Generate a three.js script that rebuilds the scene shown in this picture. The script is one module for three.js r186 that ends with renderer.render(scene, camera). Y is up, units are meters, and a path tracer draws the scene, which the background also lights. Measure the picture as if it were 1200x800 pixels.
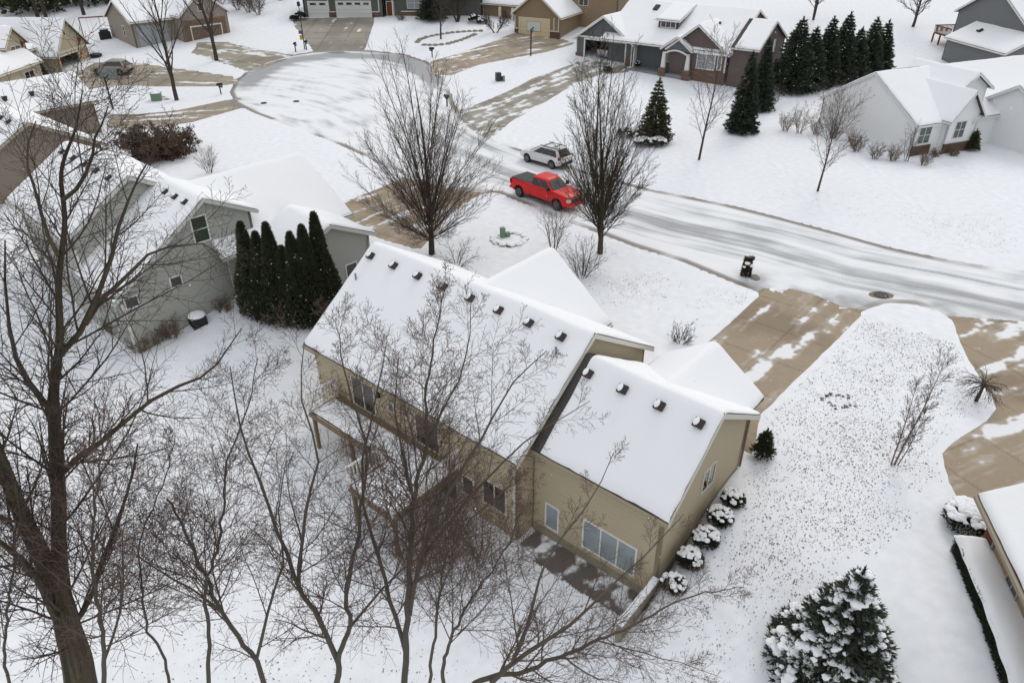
import * as THREE from 'three';
import { mergeGeometries, toCreasedNormals } from 'three/addons/utils/BufferGeometryUtils.js';
import { ImprovedNoise } from 'three/addons/math/ImprovedNoise.js';

// ------------------------------------------------------------------ camera, sky, light, exposure
const scene = new THREE.Scene();
const camera = new THREE.PerspectiveCamera(49.63, 1024 / 682, 0.1, 1500);
camera.position.set(0, 20, 0);
camera.rotation.set(THREE.MathUtils.degToRad(-31.83), 0, 0);

const renderer = new THREE.WebGLRenderer({ antialias: true });
renderer.toneMapping = THREE.LinearToneMapping;
renderer.toneMappingExposure = 0.99;
renderer.shadowMap.enabled = true;

{ // an even overcast sky, brighter overhead
  const W = 64, H = 32, d = new Float32Array(W * H * 4);
  for (let j = 0; j < H; j++) for (let i = 0; i < W; i++) {
    const el = Math.max(0, Math.sin(((j + 0.5) / H - 0.5) * Math.PI)), v = 1.0 * (0.48 + 0.52 * el), k = (j * W + i) * 4;
    d[k] = v * 0.975; d[k + 1] = v * 0.995; d[k + 2] = v * 1.03; d[k + 3] = 1;
  }
  const t = new THREE.DataTexture(d, W, H, THREE.RGBAFormat, THREE.FloatType);
  t.mapping = THREE.EquirectangularReflectionMapping; t.magFilter = THREE.LinearFilter; t.needsUpdate = true;
  scene.background = t; scene.environment = t;
}
const sun = new THREE.DirectionalLight(0xfff6ea, 1.0);
sun.position.set(52, 98, -145); sun.target.position.set(0, 0, -45);
sun.castShadow = true; sun.shadow.radius = 45; sun.shadow.mapSize.set(2048, 2048);
Object.assign(sun.shadow.camera, { left: -110, right: 110, top: 110, bottom: -110, near: 1, far: 320 });
scene.add(sun, sun.target);

// ------------------------------------------------------------------ helpers
function rng(seed) { let s = seed >>> 0; return () => { s = (s + 0x6d2b79f5) | 0; let t = Math.imul(s ^ (s >>> 15), 1 | s); t = (t + Math.imul(t ^ (t >>> 7), 61 | t)) ^ t; return ((t ^ (t >>> 14)) >>> 0) / 4294967296; }; }
const perlin = new ImprovedNoise();
const noise = (x, y, z = 0.37) => perlin.noise(x, y, z);
const fbm = (x, y, z = 0.37) => noise(x, y, z) + 0.5 * noise(x * 2.03, y * 2.03, z + 3.1) + 0.25 * noise(x * 4.1, y * 4.1, z + 7.7);
const clamp = (x, a = 0, b = 1) => Math.min(b, Math.max(a, x));
const smooth = (a, b, x) => { const t = clamp((x - a) / (b - a)); return t * t * (3 - 2 * t); };
const mix = (a, b, t) => a + (b - a) * t;
const V = (x, y, z) => new THREE.Vector3(x, y, z);
const used = new Map();
function numbered(n) { const k = used.get(n) || 0; used.set(n, k + 1); return k ? `${n}_${String(k).padStart(3, '0')}` : n; }
function tag(o, label, category, group) { o.userData.label = label; o.userData.category = category; if (group) o.userData.group = group; return o; }
function thing(name, label, category, [x, y, z], turn = 0, group) {
  const o = new THREE.Group(); o.name = numbered(name); o.position.set(x, y, z); o.rotation.y = turn; scene.add(o); return tag(o, label, category, group);
}
function mesh(name, geo, m, parent) {
  const o = new THREE.Mesh(geo, m); o.name = parent ? name : numbered(name); o.castShadow = o.receiveShadow = true; (parent || scene).add(o); return o;
}
function structure(name, geo, m) { const o = mesh(name, geo, m); o.userData.kind = 'structure'; return o; }
function geoFrom(pos, idx, { uv, color, flat } = {}) {
  let g = new THREE.BufferGeometry();
  g.setAttribute('position', new THREE.Float32BufferAttribute(pos, 3));
  if (uv) g.setAttribute('uv', new THREE.Float32BufferAttribute(uv, 2));
  if (color) g.setAttribute('color', new THREE.Float32BufferAttribute(color, 3));
  if (idx) g.setIndex(idx);
  if (flat) g = g.toNonIndexed();
  g.computeVertexNormals(); return g;
}
const box = (x0, x1, y0, y1, z0, z1) => new THREE.BoxGeometry(x1 - x0, y1 - y0, z1 - z0).translate((x0 + x1) / 2, (y0 + y1) / 2, (z0 + z1) / 2);
function boxUV(g) { // uv in metres on axis-aligned faces
  const p = g.attributes.position, n = g.attributes.normal, uv = new Float32Array(p.count * 2);
  for (let i = 0; i < p.count; i++) {
    const ax = Math.abs(n.getX(i)), ay = Math.abs(n.getY(i));
    uv[2 * i] = ax > 0.5 ? p.getZ(i) : p.getX(i); uv[2 * i + 1] = ay > 0.5 ? p.getZ(i) : p.getY(i);
  }
  g.setAttribute('uv', new THREE.BufferAttribute(uv, 2)); return g;
}
function clean(gs) { return gs.map((g) => { const q = g.index ? g.toNonIndexed() : g.clone(); for (const k of Object.keys(q.attributes)) if (!['position', 'normal', 'uv'].includes(k)) q.deleteAttribute(k); if (!q.attributes.uv) q.setAttribute('uv', new THREE.BufferAttribute(new Float32Array(q.attributes.position.count * 2), 2)); return q; }); }
const join = (gs) => mergeGeometries(clean(gs));
// a bar of rectangular section between two points
function bar(a, b, w, h = w) {
  const d = V(...b).sub(V(...a)), L = d.length(), g = new THREE.BoxGeometry(w, h, L);
  const m = new THREE.Matrix4().lookAt(V(0, 0, 0), d, Math.abs(d.y) > 0.98 * L ? V(1, 0, 0) : V(0, 1, 0)); m.setPosition((a[0] + b[0]) / 2, (a[1] + b[1]) / 2, (a[2] + b[2]) / 2);
  return g.applyMatrix4(m);
}
function rod(a, b, r, r2 = r, n = 8) {
  const d = V(...b).sub(V(...a)), L = d.length(), g = new THREE.CylinderGeometry(r2, r, L, n);
  g.applyQuaternion(new THREE.Quaternion().setFromUnitVectors(V(0, 1, 0), d.normalize())); return g.translate((a[0] + b[0]) / 2, (a[1] + b[1]) / 2, (a[2] + b[2]) / 2);
}
// polygon (planar, any orientation) pushed along a vector
function prism(pts, off) {
  const n = pts.length, P = [], I = [];
  const add = (a) => { P.push(a[0], a[1], a[2]); return P.length / 3 - 1; };
  const q = pts.map((p) => [p[0] + off[0], p[1] + off[1], p[2] + off[2]]);
  const e1 = V(...pts[1]).sub(V(...pts[0])).normalize(), e2 = V(...pts[2]).sub(V(...pts[0])), nn = e1.clone().cross(e2).normalize(), e3 = nn.clone().cross(e1);
  const tri = THREE.ShapeUtils.triangulateShape(pts.map((p) => { const d = V(...p).sub(V(...pts[0])); return new THREE.Vector2(d.dot(e1), d.dot(e3)); }), []);
  const flip = nn.dot(V(...off)) > 0;
  for (const t of tri) { const [a, b, c] = flip ? [t[2], t[1], t[0]] : t; add(pts[a]); add(pts[b]); add(pts[c]); add(q[c]); add(q[b]); add(q[a]); }
  for (let i = 0; i < n; i++) { const j = (i + 1) % n, s = [pts[i], pts[j], q[j], pts[i], q[j], q[i]]; if (!flip) s.reverse(); s.forEach(add); }
  return geoFrom(P, null);
}

// ------------------------------------------------------------------ materials
function texture(w, h, fn, srgb = true, repeat = [1, 1]) {
  const d = new Uint8Array(w * h * 4);
  for (let j = 0; j < h; j++) for (let i = 0; i < w; i++) { const c = fn(i, j), k = (j * w + i) * 4; d[k] = c[0]; d[k + 1] = c[1]; d[k + 2] = c[2]; d[k + 3] = 255; }
  const t = new THREE.DataTexture(d, w, h); t.wrapS = t.wrapT = THREE.RepeatWrapping; t.magFilter = THREE.LinearFilter; t.minFilter = THREE.LinearMipmapLinearFilter; t.generateMipmaps = true;
  if (srgb) t.colorSpace = THREE.SRGBColorSpace; t.repeat.set(...repeat); t.needsUpdate = true; return t;
}
const grainR = rng(5);
// lap siding: eight boards to 0.96 m, each board leaning out to its lower edge
const lapBump = texture(32, 256, (i, j) => { const f = (j % 32) / 32, v = 235 * (1 - f) + 8 * grainR(); return [v, v, v]; }, false, [1, 1 / 0.96]);
const lapTone = texture(64, 256, (i, j) => { const b = Math.floor(j / 32), v = 245 + 2 * Math.sin(b * 2.7) + 6 * grainR() - ((j % 32) < 3 ? 24 : 0); return [v, v, v]; }, true, [0.35, 1 / 0.96]);
const siding = (hex) => new THREE.MeshStandardMaterial({ color: hex, roughness: 0.75, map: lapTone, bumpMap: lapBump, bumpScale: 0.01 });
const brickTex = texture(256, 128, (i, j) => { const row = Math.floor(j / 16), x = (i + (row % 2) * 16) % 256, edge = x % 32 < 2 || j % 16 < 2, c = Math.sin(Math.floor(x / 32) * 12.9 + row * 78.2) * 43758.5, r = c - Math.floor(c); return edge ? [150, 145, 138] : [128 + 62 * r, 108 + 48 * r, 94 + 40 * r]; }, true, [1 / 1.8, 1 / 0.62]);
const brickBump = texture(256, 128, (i, j) => { const row = Math.floor(j / 16), x = (i + (row % 2) * 16) % 256, v = x % 32 < 2 || j % 16 < 2 ? 0 : 220 + 30 * grainR(); return [v, v, v]; }, false, [1 / 1.8, 1 / 0.62]);
const brick = (hex) => new THREE.MeshStandardMaterial({ color: hex, map: brickTex, bumpMap: brickBump, bumpScale: 0.01, roughness: 0.9 });
const tileNoise = (size, f, oct = 4) => { const o = new Float32Array(size * size); for (let j = 0; j < size; j++) for (let i = 0; i < size; i++) { let s = 0, a = 1, k = f; for (let q = 0; q < oct; q++) { const u = i / size, v = j / size; const n = (x, y) => noise(x * k, y * k, q * 5.3); s += a * ((n(u, v) * (1 - u) + n(u - 1, v) * u) * (1 - v) + (n(u, v - 1) * (1 - u) + n(u - 1, v - 1) * u) * v); a *= 0.55; k *= 2; } o[j * size + i] = s; } return o; };
const nA = tileNoise(256, 6), nB = tileNoise(256, 14, 3);
const snowBump = texture(256, 256, (i, j) => { const v = 128 + 90 * nA[j * 256 + i] + 26 * (grainR() - 0.5); return [v, v, v]; }, false, [1 / 3.1, 1 / 3.1]);
const snowTone = texture(256, 256, (i, j) => { const v = 248 + 9 * nB[j * 256 + i]; return [v - 1, v, Math.min(255, v + 2)]; }, true, [1 / 7.3, 1 / 7.3]);
const barkN = (i, j) => { const a = nA[(Math.floor(j / 5) % 256) * 256 + (i % 256)], b = nB[j * 256 + i]; return clamp(0.5 + 0.55 * a + 0.3 * b); };
const barkTone = texture(256, 256, (i, j) => { const v = barkN(i, j), m = clamp(nA[j * 256 + i] * 1.4); return [70 + 75 * v - 8 * m, 66 + 70 * v, 58 + 60 * v - 10 * m]; }, true, [1, 1]);
const barkBump = texture(256, 256, (i, j) => { const v = 255 * barkN(i, j); return [v, v, v]; }, false, [1, 1]);
const M = {
  snow: new THREE.MeshStandardMaterial({ color: 0xf1f3f6, map: snowTone, bumpMap: snowBump, bumpScale: 0.02, roughness: 0.95 }),
  roofSnow: new THREE.MeshStandardMaterial({ color: 0xf2f4f7, roughness: 0.95, bumpMap: snowBump, bumpScale: 0.012 }),
  shingle: new THREE.MeshStandardMaterial({ color: 0x4a4644, roughness: 0.95, bumpMap: texture(64, 64, (i, j) => { const v = 120 + 110 * grainR() - (j % 16 < 2 ? 100 : 0); return [v, v, v]; }, false, [1, 1]), bumpScale: 0.01 }),
  whiteTrim: new THREE.MeshStandardMaterial({ color: 0xdcdad4, roughness: 0.6 }),
  creamTrim: new THREE.MeshStandardMaterial({ color: 0xcfc7b4, roughness: 0.6 }),
  soffit: new THREE.MeshStandardMaterial({ color: 0xc9c4b6, roughness: 0.8 }),
  glass: new THREE.MeshPhysicalMaterial({ color: 0x16191b, roughness: 0.06, metalness: 0, clearcoat: 1, clearcoatRoughness: 0.03 }),
  paleGlass: new THREE.MeshPhysicalMaterial({ color: 0x8c979b, roughness: 0.25, clearcoat: 0.6 }),
  greenGlass: new THREE.MeshPhysicalMaterial({ color: 0x3c4a3e, roughness: 0.08, clearcoat: 1 }),
  foundation: new THREE.MeshStandardMaterial({ color: 0x8d8774, roughness: 0.95, bumpMap: snowBump, bumpScale: 0.01 }),
  vent: new THREE.MeshStandardMaterial({ color: 0x2f2527, roughness: 0.7 }),
  pipe: new THREE.MeshStandardMaterial({ color: 0x8a8c8e, roughness: 0.5, metalness: 0.4 }),
  copper: new THREE.MeshStandardMaterial({ color: 0x6b3c33, roughness: 0.6 }),
  drywall: new THREE.MeshStandardMaterial({ color: 0xaaa69d, roughness: 0.9 }),
  cardboard: new THREE.MeshStandardMaterial({ color: 0x8a6b4a, roughness: 0.9 }),
  black: new THREE.MeshStandardMaterial({ color: 0x121314, roughness: 0.6 }),
  darkGrey: new THREE.MeshStandardMaterial({ color: 0x34383b, roughness: 0.55 }),
  grey: new THREE.MeshStandardMaterial({ color: 0x7d8083, roughness: 0.6 }),
  rubber: new THREE.MeshStandardMaterial({ color: 0x161617, roughness: 0.9 }),
  alloy: new THREE.MeshStandardMaterial({ color: 0x8f9193, roughness: 0.35, metalness: 0.8 }),
  wood: new THREE.MeshStandardMaterial({ color: 0x7a6a52, roughness: 0.85 }),
  brownWood: new THREE.MeshStandardMaterial({ color: 0x6e3f26, roughness: 0.8 }),
  doorWhite: new THREE.MeshStandardMaterial({ color: 0xd3d5d4, roughness: 0.5 }),
  doorCream: new THREE.MeshStandardMaterial({ color: 0xcbbb98, roughness: 0.5 }),
  stone: new THREE.MeshStandardMaterial({ color: 0x8a8479, roughness: 0.95, bumpMap: snowBump, bumpScale: 0.03 }),
  brownStone: new THREE.MeshStandardMaterial({ color: 0x6a4c36, roughness: 0.95, bumpMap: snowBump, bumpScale: 0.02 }),
  greenBox: new THREE.MeshStandardMaterial({ color: 0x6d8870, roughness: 0.6 }),
  red: new THREE.MeshStandardMaterial({ color: 0x8c1718, roughness: 0.5 }),
  yellow: new THREE.MeshStandardMaterial({ color: 0xc29a1c, roughness: 0.6 }),
  amberGlass: new THREE.MeshStandardMaterial({ color: 0xd08a45, roughness: 0.4, emissive: 0xff9a40, emissiveIntensity: 0.25 }),
  bark: new THREE.MeshStandardMaterial({ color: 0x453d34, roughness: 0.95, bumpMap: snowBump, bumpScale: 0.02 }),
  darkBark: new THREE.MeshStandardMaterial({ color: 0x3c342d, roughness: 0.95 }),
  mossBark: new THREE.MeshStandardMaterial({ color: 0xbdb3a2, roughness: 0.95, map: barkTone, bumpMap: barkBump, bumpScale: 0.025 }),
  twig: new THREE.MeshStandardMaterial({ color: 0x4c423b, roughness: 0.9 }),
  redTwig: new THREE.MeshStandardMaterial({ color: 0x61524a, roughness: 0.9 }),
  bud: new THREE.MeshStandardMaterial({ color: 0x6b423d, roughness: 0.9 }),
  dryLeaf: new THREE.MeshStandardMaterial({ color: 0x5f4b3d, roughness: 0.9, side: THREE.DoubleSide }),
  dryShrub: new THREE.MeshStandardMaterial({ color: 0x72604f, roughness: 0.95, side: THREE.DoubleSide }),
  cedar: new THREE.MeshStandardMaterial({ color: 0x2c3624, roughness: 0.9, vertexColors: true, side: THREE.DoubleSide }),
  needle: new THREE.MeshStandardMaterial({ color: 0xffffff, roughness: 0.9, vertexColors: true, side: THREE.DoubleSide }),
  paved: new THREE.MeshStandardMaterial({ color: 0xffffff, vertexColors: true, roughness: 0.85, bumpMap: snowBump, bumpScale: 0.012 }),
};

// ------------------------------------------------------------------ terrain
const MO = [9.216, -22.727];                                   // a front corner of the beige house, its plan axes below
const MU = [0.76112, 0.64861], MW = [-0.64861, 0.76112];
function groundY(x, z) {
  const a = x - MO[0], b = z - MO[1], u = a * MU[0] + b * MU[1], w = a * MW[0] + b * MW[1];
  const t = clamp((-z - 78) / 57), rise = 4.2 * t * t * (3 - 2 * t);
  const kR = smooth(-0.4, 0.6, u), kL = 1 - smooth(-23, -17, u);
  const dM = 2.4 * smooth(0.5, 6.2, w) + 0.02 * Math.max(0, w - 6.2), dR = 2.4 * smooth(1.5, 12, w) + 0.02 * Math.max(0, w - 12), dL = 1.3 * smooth(3, 13, w) + 0.02 * Math.max(0, w - 13);
  return rise - mix(mix(dM, dR, kR), dL, kL) * smooth(-42, -34, u);
}
const G = (x, z, up = 0) => [x, groundY(x, z) + up, z];
// outlines of what is cleared: plan coordinates in metres
const pts = (...a) => { const o = []; for (let i = 0; i < a.length; i += 2) o.push([a[i], a[i + 1]]); return o; };
const onHouse = (o, yaw, l) => { const c = Math.cos(yaw), s = Math.sin(yaw); return l.map(([u, w]) => [o[0] + u * c + w * s, o[1] - u * s + w * c]); };
const HOUSE = THREE.MathUtils.degToRad(-40.437);
const streetOutline = pts(
  36.80, -38.91, 33.48, -39.24, 31.04, -40.26, 28.84, -40.96, 26.75, -42.06, 24.26, -43.71, 21.82, -46.04, 18.16, -49.20, 15.61, -51.16, 12.83, -52.89, 10.49, -54.35, 8.12, -56.46, 6.23, -58.08, 4.55, -59.99, 1.05, -63.91, -1.55, -66.69, -3.69, -71.10, -5.39, -76.03, -6.45, -81.40, -7.43, -87.37, -8.64, -92.70, -10.66, -96.80, -13.65, -99.60, -17.68, -101.04, -22.17, -101.40, -25.89, -100.68, -28.77, -98.90, -30.83, -96.45, -31.97, -93.04, -32.30, -89.03, -31.56, -85.05, -29.73, -80.73, -26.16, -76.35, -20.44, -70.81, -15.34, -65.66, -11.55, -61.11, -8.21, -57.26, -4.62, -54.72, -0.97, -53.61, 1.25, -51.16, 3.01, -48.88, 5.23, -46.76, 7.77, -44.11, 10.63, -41.69, 13.08, -38.80, 14.34, -37.41, 15.18, -38.26, 16.92, -36.80, 19.27, -35.42, 21.10, -36.40, 22.68, -36.20, 23.54, -35.52, 23.91, -33.94, 26.96, -33.32, 32.24, -32.55);
const drives = {
  main: pts(9.55, -31.40, 14.68, -37.73, 16.01, -37.73, 17.02, -37.10, 18.16, -35.62, 19.28, -35.23, 10.87, -25.99).concat(onHouse(MO, HOUSE, [[0.1, -1.0], [-4.9, -1.0]])),
  ranch: pts(23.86, -34.49, 23.06, -32.22, 22.65, -30.61, 22.36, -28.98, 22.02, -27.27, 21.71, -26.43, 21.14, -25.81, 20.33, -25.21, 19.02, -24.40, 17.86, -23.52, 17.48, -22.47, 17.07, -20.69, 17.02, -19.67, 22.04, -20.10, 27.85, -26.43, 32.61, -33.06, 27.32, -33.94),
  sage: pts(-12.77, -51.33, -10.46, -54.16, -8.37, -57.46, -4.66, -55.29, -0.79, -54.35, -2.57, -53.07, -4.74, -49.52, -4.97, -46.47, -6.02, -43.32, -9.10, -45.48, -11.51, -47.65),
  grey: pts(7.98, -98.19, 7.61, -95.76, 2.51, -90.03, 0.00, -85.72, -3.63, -80.06, -6.30, -76.68, -4.92, -71.10, -1.82, -68.28, 0.00, -73.80, 5.76, -85.39, 10.16, -91.36, 14.09, -92.70, 14.35, -94.74),
  tan: pts(0.47, -109.45, -0.70, -107.83, -2.85, -104.73, -6.59, -100.32, -10.02, -96.80, -8.94, -91.36, -7.49, -91.03, -4.21, -95.42, 0.00, -98.19, 4.41, -100.68, 8.40, -104.35, 6.48, -106.65),
  dark: pts(-32.04, -116.48, -29.90, -116.97, -20.42, -117.16, -19.99, -115.08, -19.23, -101.76, -21.97, -100.32, -25.45, -100.68, -28.31, -107.04, -30.94, -112.83),
  cream: pts(-53.86, -92.03, -51.73, -93.38, -52.22, -96.28, -46.63, -96.11, -36.28, -92.03, -33.11, -90.69, -32.00, -88.03, -33.64, -87.04, -40.95, -87.04, -46.81, -87.04, -47.97, -85.39),
  brown: pts(-41.00, -76.03, -38.22, -76.03, -34.83, -77.35, -31.14, -81.40, -29.87, -82.07, -28.28, -78.71, -31.53, -73.18, -35.03, -70.52, -38.72, -71.10),
  taupe: pts(-41.92, -104.73, -38.62, -105.11, -33.35, -101.76, -28.17, -99.60, -28.96, -97.49, -31.67, -92.70, -34.76, -95.42, -41.20, -100.32),
};
function polySDF(poly, x, z) { // positive outside
  let d = 1e9, inside = false;
  for (let i = 0, j = poly.length - 1; i < poly.length; j = i++) {
    const [ax, az] = poly[j], [bx, bz] = poly[i], ex = bx - ax, ez = bz - az, t = clamp(((x - ax) * ex + (z - az) * ez) / (ex * ex + ez * ez)), dx = x - ax - ex * t, dz = z - az - ez * t;
    d = Math.min(d, dx * dx + dz * dz);
    if (az > z !== bz > z && x < ((bx - ax) * (z - az)) / (bz - az) + ax) inside = !inside;
  }
  d = Math.sqrt(d); return inside ? -d : d;
}
const cleared = [streetOutline, ...Object.values(drives)].map((p) => ({ p, x0: Math.min(...p.map((q) => q[0])) - 1, x1: Math.max(...p.map((q) => q[0])) + 1, z0: Math.min(...p.map((q) => q[1])) - 1, z1: Math.max(...p.map((q) => q[1])) + 1 }));
const clearedSDF = (x, z) => { let d = 1; for (const c of cleared) if (x > c.x0 && x < c.x1 && z > c.z0 && z < c.z1) d = Math.min(d, polySDF(c.p, x, z)); return d; };
const bank = 0.07;
function snowY(x, z) {
  const s = clearedSDF(x, z) + 0.05 * noise(x * 2.1, z * 2.1), edge = clamp(s / 0.3, -1, 1);
  return groundY(x, z) + bank * edge + (edge > 0 ? edge * (0.03 * fbm(x * 0.35, z * 0.35) + 0.012 * noise(x * 1.7, z * 1.7)) : 0);
}
{
  const line = (a) => { const o = []; for (const [from, to, step] of a) { const n = Math.max(1, Math.round((to - from) / step)); for (let i = 0; i < n; i++) o.push(from + ((to - from) * i) / n); } o.push(a[a.length - 1][1]); return o; };
  const xs = line([[-900, -160, 60], [-160, -70, 6], [-70, -34, 0.7], [-34, 34, 0.44], [34, 75, 0.7], [75, 160, 6], [160, 900, 60]]);
  const zs = line([[-1200, -260, 80], [-260, -150, 6], [-150, -85, 0.7], [-85, -8, 0.44], [-8, 30, 1.5], [30, 300, 30]]);
  const P = [], uv = [], I = [], nx = xs.length;
  for (const z of zs) for (const x of xs) { P.push(x, snowY(x, z), z); uv.push(x, z); }
  for (let j = 0; j < zs.length - 1; j++) for (let i = 0; i < nx - 1; i++) { const a = j * nx + i; I.push(a, a + nx, a + 1, a + 1, a + nx, a + nx + 1); }
  structure('snowy_ground', geoFrom(P, I, { uv }), M.snow);
}
// a sheet that follows the terrain inside an outline (a little wider than it, to run under the snow bank)
function drape(poly, cell, paint, lift) {
  const xs = poly.map((p) => p[0]), zs = poly.map((p) => p[1]), x0 = Math.min(...xs) - 0.4, x1 = Math.max(...xs) + 0.4, z0 = Math.min(...zs) - 0.4, z1 = Math.max(...zs) + 0.4;
  const nx = Math.ceil((x1 - x0) / cell), nz = Math.ceil((z1 - z0) / cell), id = new Map(), P = [], col = [], uv = [], I = [];
  const inside = new Float32Array((nx + 1) * (nz + 1));
  for (let j = 0; j <= nz; j++) for (let i = 0; i <= nx; i++) inside[j * (nx + 1) + i] = polySDF(poly, x0 + i * cell, z0 + j * cell);
  const vert = (i, j) => { const k = j * (nx + 1) + i; let v = id.get(k); if (v === undefined) { const x = x0 + i * cell, z = z0 + j * cell, c = paint(x, z, inside[k]); v = P.length / 3; P.push(x, groundY(x, z) + lift + (c[3] || 0), z); col.push(c[0], c[1], c[2]); uv.push(x, z); id.set(k, v); } return v; };
  for (let j = 0; j < nz; j++) for (let i = 0; i < nx; i++) {
    const k = j * (nx + 1) + i; if (Math.min(inside[k], inside[k + 1], inside[k + nx + 1], inside[k + nx + 2]) > 0.28) continue;
    const a = vert(i, j), b = vert(i + 1, j), c = vert(i, j + 1), d = vert(i + 1, j + 1); I.push(a, c, b, b, c, d);
  }
  return geoFrom(P, I, { uv, color: col });
}
const lerp3 = (a, b, t) => [mix(a[0], b[0], t), mix(a[1], b[1], t), mix(a[2], b[2], t)];
const SNOW = [0.83, 0.85, 0.88], SLUSH = [0.56, 0.58, 0.60], ASPHALT = [0.2, 0.2, 0.205], CONCRETE = [0.33, 0.265, 0.19], DAMP = [0.24, 0.19, 0.135], GREYCON = [0.30, 0.28, 0.24];
// the street: packed snow with wheel tracks that run along it
const centre = pts(34.44, -35.62, 28.88, -36.60, 25.20, -38.91, 20.97, -40.96, 16.78, -44.51, 11.80, -47.65, 7.49, -51.16, 3.34, -55.67, 0.00, -59.13, -4.11, -63.67, -8.20, -71.10, -12.81, -80.73, -17.61, -87.37);
function along(x, z) {
  let best = 1e9, s = 0, off = 0, run = 0;
  for (let i = 1; i < centre.length; i++) {
    const [ax, az] = centre[i - 1], [bx, bz] = centre[i], ex = bx - ax, ez = bz - az, L = Math.hypot(ex, ez), t = clamp(((x - ax) * ex + (z - az) * ez) / (L * L)), dx = x - ax - ex * t, dz = z - az - ez * t, d = Math.hypot(dx, dz);
    if (d < best) { best = d; s = run + t * L; off = Math.sign(ex * dz - ez * dx) * d; }
    run += L;
  }
  return [s, off];
}
const hub = [-19.44, -85.72];
structure('street', drape(streetOutline, 0.15, (x, z, sd) => {
  const [s, o] = along(x, z), r = Math.hypot(x - hub[0], z - hub[1]), circle = smooth(17, 13, r);
  const w = o + 0.35 * noise(s * 0.08, 3.3);
  const streak = fbm(s * 0.05, w * 0.85, 1.5), fine = noise(s * 0.3, w * 1.9, 4.2) + 0.5 * fbm(x * 0.55, z * 0.55, 6.4);
  const lane = (c, ww) => Math.exp(-((w - c) ** 2) / (2 * ww * ww));
  let bare = 0.55 * lane(-0.6, 0.8) + 0.3 * lane(1.9, 0.45) + 0.24 * lane(3.1, 0.4) + 0.24 * lane(-2.8, 0.45) + 0.34 * streak + 0.22 * fine + 0.03;
  const rut = (c, k) => Math.exp(-((w + 0.25 * noise(s * 0.05, k) - c) ** 2) / 0.022) * smooth(-0.35, 0.25, noise(s * 0.09, k * 3.1)); bare += 0.3 * (rut(-2.2, 1.7) + rut(-1.2, 2.9) + rut(0.4, 4.3) + rut(1.3, 5.9) + rut(2.5, 7.1) + rut(-3.4, 8.3));
  // the turning circle: swept round its far rim, arcs elsewhere
  const ring = Math.exp(-((sd + 1.6) ** 2) / 2.2), far = smooth(2, -6, z - hub[1]), ox = x - hub[0] + 16, oz = z - hub[1] - 24, arcs = fbm(Math.hypot(ox, oz) * 0.9, Math.atan2(oz, ox) * 5, 9.1) + 0.5 * fbm(x * 0.25, z * 0.25, 2.6);
  const bareC = 1.0 * ring * far + 0.42 * arcs + 0.12 + 0.12 * fine;
  bare = mix(bare, bareC, circle);
  const mouth = Math.min(polySDF(drives.main, x, z), polySDF(drives.ranch, x, z));
  bare = Math.max(bare, smooth(4.2, 0.2, mouth) * (0.5 + 0.5 * fbm(x * 0.5, z * 0.5)));
  const gutter = smooth(-0.55, -0.25, sd) * smooth(-0.25, 0.2, fbm(s * 0.13, 8.8, sd > -9 ? (o > 0 ? 1.1 : 5.1) : 0) + 0.1);
  const t = smooth(0.02, 0.75, bare), c = lerp3(SNOW, t < 0.6 ? SLUSH : lerp3(SLUSH, ASPHALT, (t - 0.6) * 1.4), clamp(t * 1.5));
  return [...lerp3(c, [0.16, 0.13, 0.1], gutter * 0.85), 0.02 * (1 - t)];
}, 0), M.paved);
function driveway(name, poly, cell, base, cover, axis, seed) {
  structure(name, drape(poly, cell, (x, z) => {
    const u = x * axis[0] + z * axis[1], v = -x * axis[1] + z * axis[0];
    const a = fbm(u * 0.16 + seed, v * 0.95, seed) + 0.55 * fbm(u * 0.8, v * 1.1, seed + 4) + 0.25 * noise(u * 3.1, v * 3.1, seed);
    const k = smooth(0.38 - cover, 0.58 - cover, a) * 0.85 + 0.15 * smooth(0.0 - cover, 0.4 - cover, a + 0.3 * noise(u * 0.3, v * 6, seed)), damp = smooth(-0.1, 0.5, fbm(x * 0.22, z * 0.22, seed + 9));
    const joint = Math.min(Math.abs(((u % 3) + 3) % 3 - 1.5), Math.abs(((v % 3) + 3) % 3 - 1.5)) < cell * 0.6 ? 0.72 : 1;
    const c = lerp3(base, [base[0] * 0.76, base[1] * 0.74, base[2] * 0.72], damp).map((q) => q * joint * (1 + 0.07 * noise(x * 5, z * 5)));
    return [...lerp3(c, SNOW, k * 0.93), 0.018 * k];
  }, 0.012), M.paved);
}
driveway('driveway', drives.main, 0.075, CONCRETE, 0.0, [0.649, -0.761], 1.2);
driveway('driveway', drives.ranch, 0.075, CONCRETE, 0.02, [0.9, -0.43], 5.6);
driveway('driveway', drives.sage, 0.12, CONCRETE, -0.12, [0.6, -0.8], 9.4);
driveway('driveway', drives.grey, 0.16, GREYCON, 0.26, [0.58, -0.81], 13.1);
driveway('driveway', drives.tan, 0.18, [0.36, 0.30, 0.23], 0.04, [0.85, -0.53], 17.9);
driveway('driveway', drives.dark, 0.2, GREYCON, -0.35, [0, 1], 21.3);
driveway('driveway', drives.cream, 0.16, [0.33, 0.29, 0.23], -0.15, [1, 0.1], 25.2);
driveway('driveway', drives.brown, 0.14, [0.30, 0.25, 0.19], 0.0, [1, -0.2], 29.7);
driveway('driveway', drives.taupe, 0.18, [0.33, 0.3, 0.24], 0.1, [0.9, 0.4], 33.8);

// ------------------------------------------------------------------ houses
const slabT = 0.1;
function house(name, label, origin, base, yawDeg, mats) {
  const g = thing(name, label, 'house', [origin[0], base, origin[1]], THREE.MathUtils.degToRad(yawDeg));
  return { g, wall: M.siding, trim: M.whiteTrim, ...mats };
}
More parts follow.
